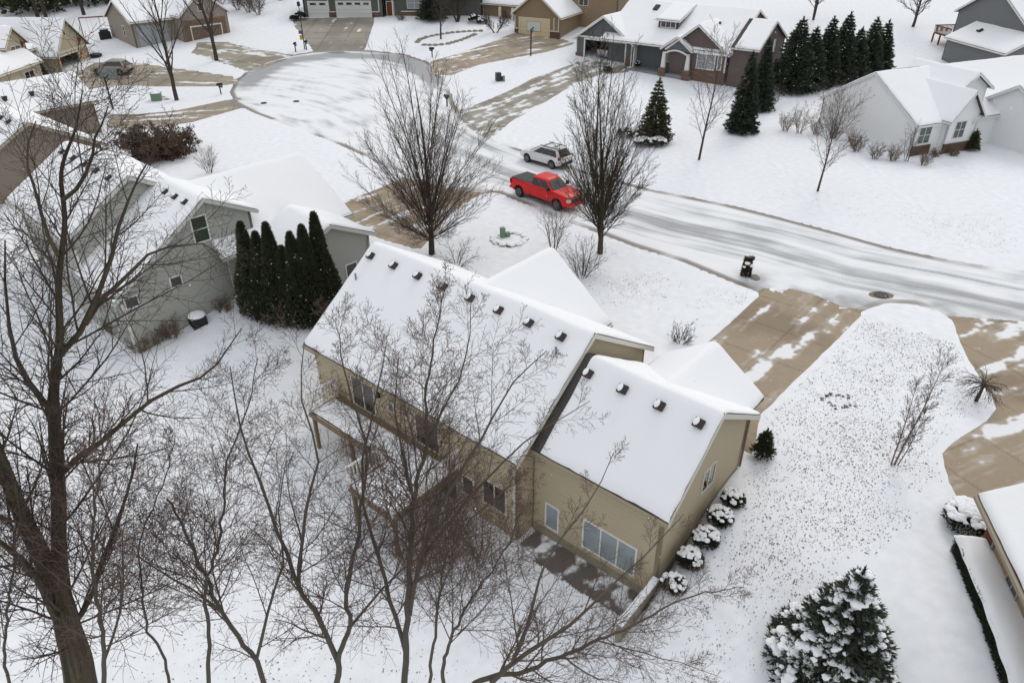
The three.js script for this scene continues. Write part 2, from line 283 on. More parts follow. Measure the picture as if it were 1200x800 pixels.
// a wall seen from outside: a = left end, b = right end (plan), profile = outline in (metres along, height)
function wall(H, a, b, outline, opt = {}) {
  const L = Math.hypot(b[0] - a[0], b[1] - a[1]), d = V((b[0] - a[0]) / L, 0, (b[1] - a[1]) / L), n = V(-d.z, 0, d.x), th = opt.thick || 0.16;
  const s = new THREE.Shape(outline.map((p) => new THREE.Vector2(...p)));
  for (const [x0, y0, x1, y1] of opt.holes || []) s.holes.push(new THREE.Path([[x0, y0], [x0, y1], [x1, y1], [x1, y0]].map((p) => new THREE.Vector2(...p))));
  const basis = new THREE.Matrix4().makeBasis(d, V(0, 1, 0), n).setPosition(a[0], 0, a[1]);
  const geo = new THREE.ExtrudeGeometry(s, { depth: th, bevelEnabled: false }).translate(0, 0, -th).applyMatrix4(basis);
  const m = mesh(opt.name || 'wall', geo, opt.mat || H.wall, H.g);
  return { H, m, basis, L };
}
const on = (w, gs) => join(gs).applyMatrix4(w.basis);
function win(w, s, y, ww, hh, o = {}) {
  const t = o.trimW ?? 0.07, c = o.cols || 1, r = o.rows || 1, gs = [box(s - t, s + ww + t, y - t, y, 0, 0.05), box(s - t, s + ww + t, y + hh, y + hh + t, 0, 0.05), box(s - t, s, y, y + hh, 0, 0.048), box(s + ww, s + ww + t, y, y + hh, 0, 0.048)];
  for (let i = 1; i < c; i++) gs.push(box(s + (ww * i) / c - 0.03, s + (ww * i) / c + 0.03, y, y + hh, 0, 0.04));
  for (let j = 1; j < r; j++) gs.push(box(s, s + ww, y + (hh * j) / r - 0.025, y + (hh * j) / r + 0.025, 0, 0.036));
  const f = mesh(o.name || 'window', on(w, gs), o.trim || w.H.trim, w.H.g);
  for (let i = 0; i < c; i++) for (let j = 0; j < r; j++) mesh('pane', on(w, [box(s + (ww * i) / c + (i ? 0.03 : 0), s + (ww * (i + 1)) / c - (i < c - 1 ? 0.03 : 0), y + (hh * j) / r + (j ? 0.025 : 0), y + (hh * (j + 1)) / r - (j < r - 1 ? 0.025 : 0), 0, 0.02)]), o.glass || M.glass, f);
  return f;
}
function plate(w, name, x0, y0, x1, y1, mat, proud = 0.03, parent) { return mesh(name, on(w, [boxUV(box(x0, x1, y0, y1, 0.001, proud))]), mat, parent || w.H.g); }
function garageDoor(w, s, y, ww, hh, mat, lights) {
  const f = mesh('garage_door', on(w, [box(s - 0.12, s, y, y + hh + 0.14, 0, 0.06), box(s + ww, s + ww + 0.12, y, y + hh + 0.14, 0, 0.06), box(s, s + ww, y + hh, y + hh + 0.14, 0, 0.06)]), w.H.trim, w.H.g);
  for (let i = 0; i < 4; i++) mesh('door_panel', on(w, [box(s, s + ww, y + (hh * i) / 4 + 0.008, y + (hh * (i + 1)) / 4 - 0.008, 0, 0.03)]), mat, f);
  for (let i = 0; i < (lights || 0); i++) { const a = s + (ww * (i + 0.18)) / lights, b = s + (ww * (i + 0.82)) / lights; mesh('pane', on(w, [box(a, b, y + hh * 0.8, y + hh * 0.94, 0, 0.042)]), M.glass, f); }
  return f;
}
// a gabled block: roof edges x0..x1, z0..z1; ridge along `axis` at `ridge`, heights of ridge and of both eaves
function block(H, q) {
  const { axis, ridge, ridgeY, lo, hi } = q, ax = axis === 'x', yb = q.yb ?? -0.3, ov = q.over || [0.3, 0.3, 0.35, 0.35];
  const [c0, c1] = ax ? [q.z0, q.z1] : [q.x0, q.x1], [l0, l1] = ax ? [q.x0, q.x1] : [q.z0, q.z1];
  const roofY = (c) => (c < ridge ? mix(lo, ridgeY, (c - c0) / (ridge - c0)) : mix(ridgeY, hi, (c - ridge) / (c1 - ridge)));
  const at = (l, c, y) => (ax ? [l, y, c] : [c, y, l]);
  const walls = {}, X0 = q.x0 + ov[0], X1 = q.x1 - ov[1], Z0 = q.z0 + ov[2], Z1 = q.z1 - ov[3], drop = slabT + 0.02;
  const flat = (c) => roofY(c) - drop;
  const prof = (a, b, dir) => { // gable outline along the cross axis from a to b
    const L = Math.abs(b - a), f = (c) => [Math.abs(c - a), flat(c)]; return [[0, yb], [L, yb], f(b), ...((ridge - a) * (ridge - b) < 0 ? [f(ridge)] : []), f(a)];
  };
  const rect = (L, y) => [[0, yb], [L, yb], [L, y], [0, y]];
  const want = q.walls ?? 'LRFB', opt = (k) => ({ mat: q.mats?.[k], holes: q.holes?.[k] });
  if (want.includes('F')) walls.F = wall(H, [X0, Z1], [X1, Z1], ax ? rect(X1 - X0, flat(Z1)) : prof(X0, X1), opt('F'));
  if (want.includes('B')) walls.B = wall(H, [X1, Z0], [X0, Z0], ax ? rect(X1 - X0, flat(Z0)) : prof(X1, X0), opt('B'));
  if (want.includes('R')) walls.R = wall(H, [X1, Z1], [X1, Z0], ax ? prof(Z1, Z0) : rect(Z1 - Z0, flat(X1)), opt('R'));
  if (want.includes('L')) walls.L = wall(H, [X0, Z0], [X0, Z1], ax ? prof(Z0, Z1) : rect(Z1 - Z0, flat(X0)), opt('L'));
  // slopes
  for (const [ca, ya] of [[c0, lo], [c1, hi]]) {
    const sl = prism([at(l0, ca, ya), at(l1, ca, ya), at(l1, ridge, ridgeY), at(l0, ridge, ridgeY)], [0, -slabT, 0]);
    const p = sl.attributes.position, uv = []; for (let i = 0; i < p.count; i++) uv.push(ax ? p.getX(i) : p.getZ(i), (ax ? p.getZ(i) : p.getX(i)) * 1.25); sl.setAttribute('uv', new THREE.Float32BufferAttribute(uv, 2));
    mesh('roof_slope', sl, M.shingle, H.g);
    for (const [l, s] of [[l0, -1], [l1, 1]]) if (!(q.noRake || '').includes(s < 0 ? '-' : '+')) mesh('rake_board', prism([at(l, ca, ya - 0.03), at(l, ridge, ridgeY - 0.03), at(l, ridge, ridgeY - 0.24), at(l, ca, ya - 0.24)], ax ? [s * 0.035, 0, 0] : [0, 0, s * 0.035]), H.trim, H.g);
    const out = ca === c0 ? -1 : 1, e0 = ca + out * 0.005, e1 = ca + out * 0.11;
    if (!(q.noGutter || '').includes(out < 0 ? '-' : '+')) mesh('gutter', ax ? box(l0 + 0.02, l1 - 0.02, ya - 0.19, ya - 0.05, Math.min(e0, e1), Math.max(e0, e1)) : box(Math.min(e0, e1), Math.max(e0, e1), ya - 0.19, ya - 0.05, l0 + 0.02, l1 - 0.02), q.gutter || H.trim, H.g);
  }
  // the snow on it
  const T = q.snow ?? 0.13, ins = q.inset || [0, 0, 0, 0], ia = ax ? [ins[0], ins[1], ins[2], ins[3]] : [ins[2], ins[3], ins[0], ins[1]];
  const ticks = (a, b, step, extra = []) => { const o = new Set([a, a + 0.03, a + 0.08, a + 0.16, a + 0.26, b - 0.26, b - 0.16, b - 0.08, b - 0.03, b, ...extra]); const n = Math.max(1, Math.round((b - a - 0.6) / step)); for (let i = 0; i <= n; i++) o.add(a + 0.3 + ((b - a - 0.6) * i) / n); return [...o].filter((v) => v >= a && v <= b).sort((p, r) => p - r); };
  const ls = ticks(l0 + ia[0], l1 - ia[1], 0.35), cs = ticks(c0 + ia[2], c1 - ia[3], 0.35, [-0.3, -0.2, -0.1, -0.04, 0.04, 0.1, 0.2, 0.3].map((v) => ridge + v)), P = [], I = [], uv = [];
  const seed = (q.x0 * 3.7 + q.z0 * 1.3 + H.g.position.x) % 17;
  for (const l of ls) for (const c of cs) {
    const pa = mix(lo, ridgeY, (c - c0) / (ridge - c0)), pb = mix(ridgeY, hi, (c - ridge) / (c1 - ridge)), k = 0.3, h = clamp(0.5 + (0.5 * (pb - pa)) / k), sm = mix(pb, pa, h) - k * h * (1 - h);
    const d = Math.min(l - ls[0], ls[ls.length - 1] - l, c - cs[0], cs[cs.length - 1] - c), e = clamp(d / 0.2), t = T * Math.sqrt(1 - (1 - e) ** 2) * (1 + 0.3 * fbm(l * 0.45 + seed, c * 0.45)) + e * 0.018 * noise(l * 1.7, c * 1.7, seed);
    const near = (1 - clamp(d / 0.25)) * 0.05; P.push(...at(l + near * noise(c * 1.9 + seed, l > (l0 + l1) / 2 ? 3 : 8), c + near * noise(l * 1.9 + seed, c > ridge ? 5 : 11), Math.max(sm, Math.min(pa, pb) - 0.06) + t + 0.004)); uv.push(l, c);
  }
  const nc = cs.length; for (let i = 0; i < ls.length - 1; i++) for (let j = 0; j < nc - 1; j++) { const a = i * nc + j; if (ax) I.push(a, a + 1, a + nc, a + 1, a + nc + 1, a + nc); else I.push(a, a + nc, a + 1, a + 1, a + nc, a + nc + 1); }
  mesh('roof_snow', geoFrom(P, I, { uv }), M.roofSnow, H.g);
  return { walls, roofY, X0, X1, Z0, Z1 };
}
function roofVent(H, x, y, z, slope, k = 1) { // low box vent, hood open to the lower side, snow on its back
  const v = mesh('roof_vent', join([box(-0.2 * k, 0.2 * k, -0.15, 0.12 * k, -0.1, 0.2 * k), box(-0.22 * k, 0.22 * k, 0.1 * k, 0.24 * k, -0.16 * k, 0.24 * k)]), M.vent, H.g);
  v.position.set(x, y, z); v.rotation.x = Math.atan(slope) * 0.8; v.rotation.y = 0.05 * Math.sin(x * 7);
  const s = mesh('vent_snow', new THREE.SphereGeometry(0.2 * k, 12, 6, 0, 7, 0, 1.57).scale(0.62, 0.18, 1), M.roofSnow, v); s.position.set(-0.11 * k, 0.235 * k, 0.02 * k);
}
const ventPipe = (H, x, y, z, h = 0.35) => mesh('vent_pipe', rod([x, y - 0.2, z], [x, y + h, z], 0.045, 0.045, 10), M.pipe, H.g);
function downspout(H, x, y0, y1, z, mat) { mesh('downspout', join([box(x - 0.04, x + 0.04, y0, y1, z - 0.035, z + 0.035), bar([x, y0 + 0.04, z], [x + 0.16, y0 - 0.05, z + 0.05], 0.08, 0.07)]), mat || H.trim, H.g); }

// ---- the beige house in the middle, its back towards the woods
{
  const H = house('beige_house', 'beige house with walkout back, deck and row of roof vents, behind bare saplings', MO, 0, -40.437, { wall: siding(0xbaac91), trim: new THREE.MeshStandardMaterial({ color: 0xcfccc2, roughness: 0.65 }) }), spout = new THREE.MeshStandardMaterial({ color: 0x9a9078, roughness: 0.6 });
  const main = block(H, { axis: 'x', x0: -18.34, x1: -5.46, z0: -1.92, z1: 7.55, ridge: 2.92, ridgeY: 5.45, lo: 2.5, hi: 1.97, yb: -3, over: [0.28, 0.22, 0.4, 0.35], gutter: spout });
  block(H, { axis: 'z', x0: -15.7, x1: -8.4, z0: -3.0, z1: 2.6, ridge: -12.05, ridgeY: 5.0, lo: 2.15, hi: 2.15, yb: -0.8, walls: 'LRB' });
  const gar = block(H, { axis: 'x', x0: -5.62, x1: 0.3, z0: -0.2, z1: 6.6, ridge: 3.5, ridgeY: 4.82, lo: 2.6, hi: 2.1, yb: -3, over: [0.0, 0.3, 0.35, 0.32], walls: 'RFB', inset: [0.5, 0, 0, 0], noRake: '-', gutter: spout });
  const cross = block(H, { axis: 'z', x0: -4.75, x1: -0.05, z0: -1.35, z1: 3.1, ridge: -2.4, ridgeY: 4.3, lo: 2.62, hi: 2.62, yb: -0.6, walls: 'LRB', over: [0.3, 0.3, 0.3, 0.3], noGutter: '+' });
  garageDoor(cross.walls.B, 0.35, 0.02, 3.8, 2.1, M.doorCream, 0);
  for (let i = 0; i < 8; i++) roofVent(H, -17.78 + i * 1.6, main.roofY(3.5) + 0.06, 3.5, 0.76, 0.82);
  for (let i = 0; i < 4; i++) roofVent(H, -4.86 + i * 1.53, gar.roofY(4.05) + 0.06, 4.05, 0.85, 0.82);
  ventPipe(H, -17.75, main.roofY(4.6) + 0.1, 4.6); ventPipe(H, -6.4, main.roofY(4.1) + 0.1, 4.1);
  // back of the main part: two glazed doors to the deck, basement window and slider
  const F = main.walls.F, sx = (x) => x - main.X0;
  const sl = win(F, sx(-15.4), -0.2, 1.45, 1.72, { cols: 2 }); sl.userData.label = 'sliding glass door on the upper deck';
  win(F, sx(-11.25), -0.2, 1.3, 1.7, { cols: 2 });
  win(F, sx(-12.95), 0.6, 0.3, 0.45, { trimW: 0.04 });
  const wl = mesh('wall_lamp', on(F, [box(sx(-13.6), sx(-13.48), 1.0, 1.28, 0.001, 0.14)]), M.black, H.g);
  win(F, sx(-7.45), -1.3, 1.15, 1.2, { cols: 2 }); win(F, sx(-8.6), -1.5, 0.55, 0.9, {}); win(F, sx(-10.9), -2.3, 1.9, 1.85, { cols: 2 });
  downspout(H, -5.8, -2.3, 1.6, 7.28);
  // back of the garage part: a wide pale window band and a narrow one, stone ledge below
  const Fg = gar.walls.F, gx = (x) => x - gar.X0;
  win(Fg, gx(-3.15), -1.62, 2.25, 1.35, { cols: 3, glass: M.paleGlass, trim: M.whiteTrim }); win(Fg, gx(-4.95), -1.72, 0.55, 1.15, { glass: M.paleGlass, trim: M.whiteTrim });
  plate(Fg, 'foundation', 0.02, -3, gar.X1 - gar.X0 - 0.02, -1.95, M.foundation, 0.06);
  // garage gable end: window, foundation band stepping with the ground, downspout
  const R = gar.walls.R, rz = (z) => gar.Z1 - z;
  win(R, rz(3.55), 1.05, 0.85, 0.95, { cols: 2, trimW: 0.05 });
  mesh('foundation', on(R, [prism([[0.02, -3, 0.001], [5.95, -3, 0.001], [5.95, 0.12, 0.001], [3.2, -0.1, 0.001], [2.2, -0.65, 0.001], [0.02, -1.15, 0.001]], [0, 0, 0.05])]), M.foundation, H.g);
  mesh('downspout', join([box(0.005, 0.075, 0.05, 2.35, 0.06, 0.14)]), new THREE.MeshStandardMaterial({ color: 0x7d6a58, roughness: 0.6 }), H.g);
  // white vent bits under the eaves at the garage return
  mesh('gutter_end', box(-4.95, -4.8, 2.3, 2.42, -1.5, -1.36), M.whiteTrim, H.g);
}
const mainPlan = (u, w) => { const c = Math.cos(HOUSE), s = Math.sin(HOUSE); return [MO[0] + u * c + w * s, MO[1] - u * s + w * c]; };
{ // deck
  const [ox, oz] = mainPlan(-12.6, 7.2), D = thing('deck', 'raised snow covered deck with white baluster railing behind the beige house', 'deck', [ox, -2.42, oz], HOUSE);
  const y = 2.17, x0 = -3.9, x1 = 3.9, z1 = 3.68;
  const xm = 1.3, zm = 1.72; // the far half is shallower
  for (let i = 0; i < 26; i++) mesh('floor_board', box(i < 12 ? x0 : xm, x1, y - 0.03, y, 0.02 + i * 0.1405, 0.02 + i * 0.1405 + 0.132), M.wood, D);
  mesh('rim_joist', join([box(xm, x1, y - 0.28, y - 0.035, z1, z1 + 0.05), box(xm - 0.05, xm, y - 0.28, y - 0.035, zm + 0.05, z1 + 0.05), box(x0, xm, y - 0.28, y - 0.035, zm, zm + 0.05), box(x0 - 0.05, x0, y - 0.28, y - 0.035, 0.02, zm + 0.05), box(x1, x1 + 0.05, y - 0.28, y - 0.035, 0.02, z1 + 0.05)]), M.wood, D);
  for (const [x, z] of [[x0 + 0.1, zm - 0.1], [-1.2, zm - 0.1], [xm + 0.1, z1 - 0.1], [x1 - 0.1, z1 - 0.1]]) mesh('post', box(x - 0.07, x + 0.07, -0.4, y - 0.04, z - 0.07, z + 0.07), M.wood, D);
  for (const [xa, xb, za, zb] of [[x0, x1, 0.35, zm], [xm, x1, zm, z1]]) { const P = [], I = [], uv = [], nx = 40, nz = 18; for (let i = 0; i <= nx; i++) for (let j = 0; j <= nz; j++) { const x = mix(xa + 0.06, xb - 0.06, i / nx), z = mix(za, zb - 0.02, j / nz), e = clamp(Math.min(i, nx - i, j + (za > 1 ? 2 : 0), nz - j + (zb < 2 ? 2 : 0)) / 1.2); P.push(x, y + 0.004 + e * (0.08 + 0.03 * fbm(x * 0.9, z * 0.9)), z); uv.push(x, z); } for (let i = 0; i < nx; i++) for (let j = 0; j < nz; j++) { const a = i * (nz + 1) + j; I.push(a, a + 1, a + nz + 1, a + 1, a + nz + 2, a + nz + 1); } mesh('deck_snow', geoFrom(P, I, { uv }), M.roofSnow, D); }
  const rail = (a, b) => { // two rails with balusters
    const L = Math.hypot(b[0] - a[0], b[1] - a[1]), n = Math.round(L / 0.15);
    for (const h of [0.14, 0.92]) mesh('rail', bar([a[0], y + h, a[1]], [b[0], y + h, b[1]], 0.07, 0.05), M.whiteTrim, D);
    mesh('rail_snow', bar([a[0], y + 0.97, a[1]], [b[0], y + 0.97, b[1]], 0.075, 0.05), M.roofSnow, D);
    for (let i = 1; i < n; i++) { const t = i / n, x = mix(a[0], b[0], t), z = mix(a[1], b[1], t); mesh('baluster', box(x - 0.018, x + 0.018, y + 0.16, y + 0.9, z - 0.018, z + 0.018), M.whiteTrim, D); }
    for (const p of [a, b]) mesh('rail_post', box(p[0] - 0.05, p[0] + 0.05, y - 0.1, y + 1.03, p[1] - 0.05, p[1] + 0.05), M.whiteTrim, D);
  };
  rail([x1, 0.15], [x1, z1]); rail([x0, 0.15], [x0, zm]); rail([xm, zm + 0.1], [xm, z1]);
}
{ // wing wall and gravel strip behind the garage
  const [wx, wz] = mainPlan(0.05, 7.45), W = thing('retaining_wall', 'low concrete wing wall capped with snow at the corner of the beige house', 'wall', [wx, -2.5, wz], HOUSE);
  mesh('wall_body', prism([[0, -0.3, -1.1], [0, 1.45, -1.1], [0, 1.25, 1.25], [0, -0.3, 1.25]], [0.22, 0, 0]).translate(-0.11, 0, 0), M.foundation, W);
  mesh('wall_snow', bar([0, 1.5, -1.1], [0, 1.3, 1.25], 0.24, 0.1), M.roofSnow, W);
  const poly = onHouse(MO, HOUSE, [[-5.1, 6.35], [-0.1, 6.35], [-0.1, 7.2], [-2.4, 7.3], [-5.1, 7.25]]);
  structure('patio', drape(poly, 0.1, (x, z) => { const k = smooth(0.1, 0.35, fbm(x * 1.3, z * 1.3, 2.2) + 0.02); return [...lerp3([0.12, 0.11, 0.1], SNOW, k), 0.01 * k]; }, 0.1), M.paved);
}
// ---- the sage grey house next to it
const SG = [-14.89, -38.00];
{
  const H = house('sage_house', 'grey green sided two storey house with stepped gables beside the tall arborvitae', SG, -0.2, -43, { wall: siding(0xaaaba3), trim: new THREE.MeshStandardMaterial({ color: 0xc3c4bc, roughness: 0.65 }) });
  const a = block(H, { axis: 'x', x0: -4.7, x1: 0.25, z0: -0.9, z1: 7.6, ridge: 1.95, ridgeY: 6.35, lo: 4.9, hi: 2.4, yb: -1.6, over: [0, 0.25, 0.3, 0.35], walls: 'RFB', noRake: '-' });
  const b = block(H, { axis: 'x', x0: -13, x1: -4.2, z0: 0.1, z1: 7.75, ridge: 3.75, ridgeY: 6.95, lo: 5.0, hi: 4.45, yb: -1.6, over: [0.3, 0.3, 0.3, 0.4] });
  const g = block(H, { axis: 'x', x0: -0.1, x1: 4.05, z0: -5.9, z1: 0.7, ridge: -3.0, ridgeY: 4.45, lo: 3.05, hi: 2.5, yb: -0.6, walls: 'RFB', over: [0, 0.25, 0.3, 0.3], noRake: '-' });
  block(H, { axis: 'z', x0: -8.6, x1: 1.0, z0: -6.6, z1: 1.9, ridge: -3.8, ridgeY: 5.9, lo: 3.15, hi: 3.15, yb: -0.6, walls: 'LRB', snow: 0.12 });
  for (let i = 0; i < 3; i++) roofVent(H, -2.8 + i * 1.1, a.roofY(2.5) + 0.05, 2.5, 0.7, 0.8);
  for (let i = 0; i < 5; i++) roofVent(H, -11.9 + i * 1.65, b.roofY(4.3) + 0.05, 4.3, 0.64, 0.85);
  ventPipe(H, -0.6, g.roofY(-1.5) + 0.1, -1.5, 0.2); ventPipe(H, -8.7, b.roofY(5.6) + 0.1, 5.6, 0.3);
  const R = a.walls.R, rz = (z) => a.Z1 - z;
  win(R, rz(2.75), 4.0, 0.78, 1.35, { rows: 2, glass: M.greenGlass, trim: M.whiteTrim }); win(R, rz(0.8), 1.72, 0.62, 1.05, { rows: 2, trim: M.whiteTrim, glass: M.greenGlass });
  win(R, rz(4.55), 2.05, 0.55, 0.5, { trim: M.whiteTrim }); win(R, rz(7.0), 1.75, 0.6, 0.52, { trim: M.whiteTrim });
  plate(R, 'foundation', 0.02, -1.6, 6.5, -0.75, M.foundation, 0.05);
  mesh('corner_board', on(R, [box(0.0, 0.14, -1.5, 2.1, 0.002, 0.06)]), M.whiteTrim, H.g);
  const Fa = a.walls.F; win(Fa, 3.3, 0.2, 0.5, 1.35, {}); win(Fa, 1.2, 0.2, 1.2, 1.35, { cols: 2 });
  const Fb = b.walls.F; win(Fb, 1.2, 0.4, 0.8, 1.5, { rows: 2 }); win(Fb, 4.2, 2.5, 0.8, 1.2, { rows: 2 }); win(Fb, 6.4, 0.3, 1.3, 1.7, { cols: 2 });
  mesh('corner_board', on(b.walls.R, [box(0, 0.12, -1.2, 3.7, 0.002, 0.05)]), M.whiteTrim, H.g);
  downspout(H, 3.95, 0.1, 2.7, -5.45);
  win(g.walls.R, 4.2, 0.6, 0.7, 1.0, { trim: M.whiteTrim });
}
{ // small snow capped air conditioner by its wall
  const a = thing('air_conditioner', 'dark air conditioner unit with snow cap against the grey green wall', 'air conditioner', G(-17.20, -34.91), 0.7);
  mesh('casing', join([box(-0.38, 0.38, -0.15, 0.62, -0.38, 0.38)]), M.darkGrey, a); for (let i = 0; i < 6; i++) mesh('grille_bar', box(-0.4, 0.4, 0.1 + i * 0.085, 0.13 + i * 0.085, -0.4, 0.4), M.black, a);
  mesh('snow_cap', new THREE.SphereGeometry(0.5, 14, 8, 0, 7, 0, 1.57).scale(0.95, 0.4, 0.95).translate(0, 0.62, 0), M.roofSnow, a);
}
// ---- the brown gabled house beyond it
{
  const K = [-31.71, -57.23];
  const H = house('brown_house', 'brown taupe house end with wide plain gable behind the grey green house', K, 0, -40, { wall: siding(0x8c8072), trim: new THREE.MeshStandardMaterial({ color: 0xa99f8c, roughness: 0.7 }) });
  const a = block(H, { axis: 'x', x0: -22, x1: 0.0, z0: 0.0, z1: 9.9, ridge: 4.95, ridgeY: 5.4, lo: 2.7, hi: 2.7, yb: -1.5, over: [0.3, 0.35, 0.35, 0.35] });
  block(H, { axis: 'z', x0: -20.2, x1: -13.0, z0: -5.3, z1: 4.5, ridge: -16.6, ridgeY: 5.05, lo: 3.0, hi: 3.0, walls: 'LRB' });
  for (const x of [-1.9, -3.4, -5.0]) roofVent(H, x, a.roofY(5.5) + 0.05, 5.5, 0.55, 0.95);
  for (const z of [-0.6, 1.6]) roofVent(H, -14.6, 4.15, z, 0.0, 0.95);
}
// ---- cream house with an open garage
{
  const H = house('cream_house', 'cream house with an open garage, red gable brackets and a twin window dormer', [-53.96, -92.03], 0.3, 87, { wall: siding(0xb9ad95), trim: new THREE.MeshStandardMaterial({ color: 0xcfc6b3, roughness: 0.65 }) });
  const a = block(H, { axis: 'z', x0: -0.35, x1: 6.9, z0: -9, z1: 0.35, ridge: 3.1, ridgeY: 6.0, lo: 2.25, hi: 2.6, yb: -0.4, over: [0.35, 0.35, 0.3, 0.35], holes: { F: [[0.4, 0.05, 4.4, 2.05]] } });
  const F = a.walls.F;
  mesh('door_casing', on(F, [box(0.24, 0.4, -0.05, 2.2, 0, 0.05), box(4.4, 4.56, -0.05, 2.2, 0, 0.05), box(0.4, 4.4, 2.05, 2.2, 0, 0.05), box(0, 6.2, 2.4, 2.58, 0, 0.06)]), H.trim, H.g);
  win(F, 2.5, 4.2, 0.35, 0.7, { glass: M.black });
  mesh('gable_bracket', on(F, [bar([5.2, 2.9, 0], [5.2, 3.5, 0.35], 0.16), box(5.12, 5.28, 2.8, 3.55, 0, 0.1)]), M.red, H.g);
  for (const s of [0.02, 4.75, 5.8]) { const l = mesh('coach_lamp', on(F, [box(s, s + 0.18, 1.35, 1.75, 0.002, 0.16)]), M.amberGlass, H.g); mesh('lamp_cap', on(F, [box(s - 0.03, s + 0.21, 1.75, 1.83, 0.002, 0.2)]), M.brownWood, l); }
  mesh('garage_floor', box(0.1, 6.4, -0.3, 0.03, -8.7, -0.17), M.grey, H.g);
  for (const [x, y, z, s] of [[0.8, 0, -3.6, 0.8], [1.9, 0, -4.2, 1.0], [3.2, 0, -3.8, 0.7], [1.2, 0.8, -3.7, 0.5], [3.9, 0, -4.4, 1.1]]) mesh('stored_box', box(x - s / 2, x + s / 2, y + 0.03, y + s, z - s / 2, z + s / 2), M.cardboard, H.g);
  mesh('garage_back', box(0.2, 6.3, 0.03, 2.2, -6.2, -6.0), M.drywall, H.g);
  const b = block(H, { axis: 'x', x0: -15, x1: -3.3, z0: -9.6, z1: 0.45, ridge: -4.6, ridgeY: 6.1, lo: 2.5, hi: 2.5, yb: -0.6 });
  block(H, { axis: 'x', x0: -3.5, x1: 0.4, z0: -9.6, z1: -2.3, ridge: -5.2, ridgeY: 5.6, lo: 2.6, hi: 3.2, yb: -0.6, walls: 'FB' });
  const c = block(H, { axis: 'z', x0: -6.9, x1: -2.6, z0: -6, z1: -1.0, ridge: -4.75, ridgeY: 6.3, lo: 4.4, hi: 4.4, yb: 2.2, over: [0.25, 0.25, 0.2, 0.35] });
  win(c.walls.F, 1.1, 2.85, 1.6, 1.4, { cols: 2, rows: 2, trim: M.whiteTrim }); mesh('gable_bracket', on(c.walls.F, [bar([3.1, 4.0, 0], [3.1, 4.5, 0.32], 0.14), box(3.03, 3.17, 3.9, 4.6, 0, 0.1)]), M.red, H.g);
  win(b.walls.F, 8.0, 0.4, 1.6, 1.4, { cols: 2, rows: 2, trim: M.whiteTrim });
}
// ---- taupe house with vertical grey garage front
{
  const H = house('taupe_house', 'taupe brick house end with narrow gable window behind leafless street trees', [-49.07, -102.13], 1.6, -44, { wall: siding(0x9a8f84), trim: M.whiteTrim });
  const b = block(H, { axis: 'z', x0: -7.9, x1: 0.4, z0: -9, z1: 0.35, ridge: -3.7, ridgeY: 5.6, lo: 3.25, hi: 3.25, yb: -0.4 });
  win(b.walls.F, 4.6, 1.3, 0.45, 1.2, { rows: 2 });
  const c = block(H, { axis: 'x', x0: -3.5, x1: 2.6, z0: -12.5, z1: -5.2, ridge: -8.8, ridgeY: 6.4, lo: 3.6, hi: 3.6, yb: -0.4, mats: {} });
  const gm = siding(0x9fa3a4); plate(b.walls.R, 'panel_front', 0.5, 0, 4.6, 2.7, gm, 0.05); plate(c.walls.R, 'stone_front', 0.2, -0.2, 6.2, 3.0, brick(0xc2bdb4), 0.04); win(c.walls.R, 2.7, 4.0, 0.8, 0.9, {});
  garageDoor(c.walls.R, 1.2, -0.1, 4.2, 2.2, M.doorCream, 4);
}
// ---- dark house with two white garage doors
{
  const H = house('dark_house', 'dark grey green house with one single and one double white garage door', [-29.96, -117.21], 3.2, 0, { wall: siding(0x5d605a), trim: M.whiteTrim });
  const a = block(H, { axis: 'x', x0: -0.9, x1: 11.6, z0: -9, z1: 0.4, ridge: -4.3, ridgeY: 6.2, lo: 3.2, hi: 3.2, yb: -0.4, over: [0.4, 0.4, 0.4, 0.4] });
  const F = a.walls.F; garageDoor(F, 0.75, 0.02, 2.75, 2.1, M.doorWhite, 2); garageDoor(F, 4.85, 0.02, 4.95, 2.15, M.doorWhite, 4);
  for (const [s, e] of [[3.7, 4.6], [10.0, 11.0]]) { plate(F, 'stone_base', s, -0.3, e, 0.75, brick(0xa8a29a), 0.08); plate(F, 'ledge', s - 0.02, 0.76, e + 0.02, 0.86, M.whiteTrim, 0.12); }
  for (const s of [3.62, 10.95]) mesh('corner_board', on(F, [box(s, s + 0.12, 0.86, 2.9, 0.002, 0.05)]), M.whiteTrim, H.g);
  const b = block(H, { axis: 'x', x0: 11.0, x1: 26, z0: -10, z1: -0.2, ridge: -5, ridgeY: 6.4, lo: 3.3, hi: 3.3, yb: -0.4, over: [0.2, 0.4, 0.4, 0.6] });
  const B = b.walls.F; win(B, 3.4, 1.2, 3.1, 1.4, { cols: 3, rows: 2, glass: M.paleGlass }); plate(B, 'stone_base', 2.4, -0.3, 8.2, 0.7, brick(0xb5aea2), 0.1); plate(B, 'ledge', 2.4, 0.71, 8.2, 0.83, M.whiteTrim, 0.14);
  win(B, 0.35, 0.0, 1.0, 2.05, { glass: M.brownWood }); mesh('porch_post', rod([12.6, -0.3, 0.5], [12.6, 2.95, 0.5], 0.09, 0.08, 12), M.whiteTrim, H.g);
}
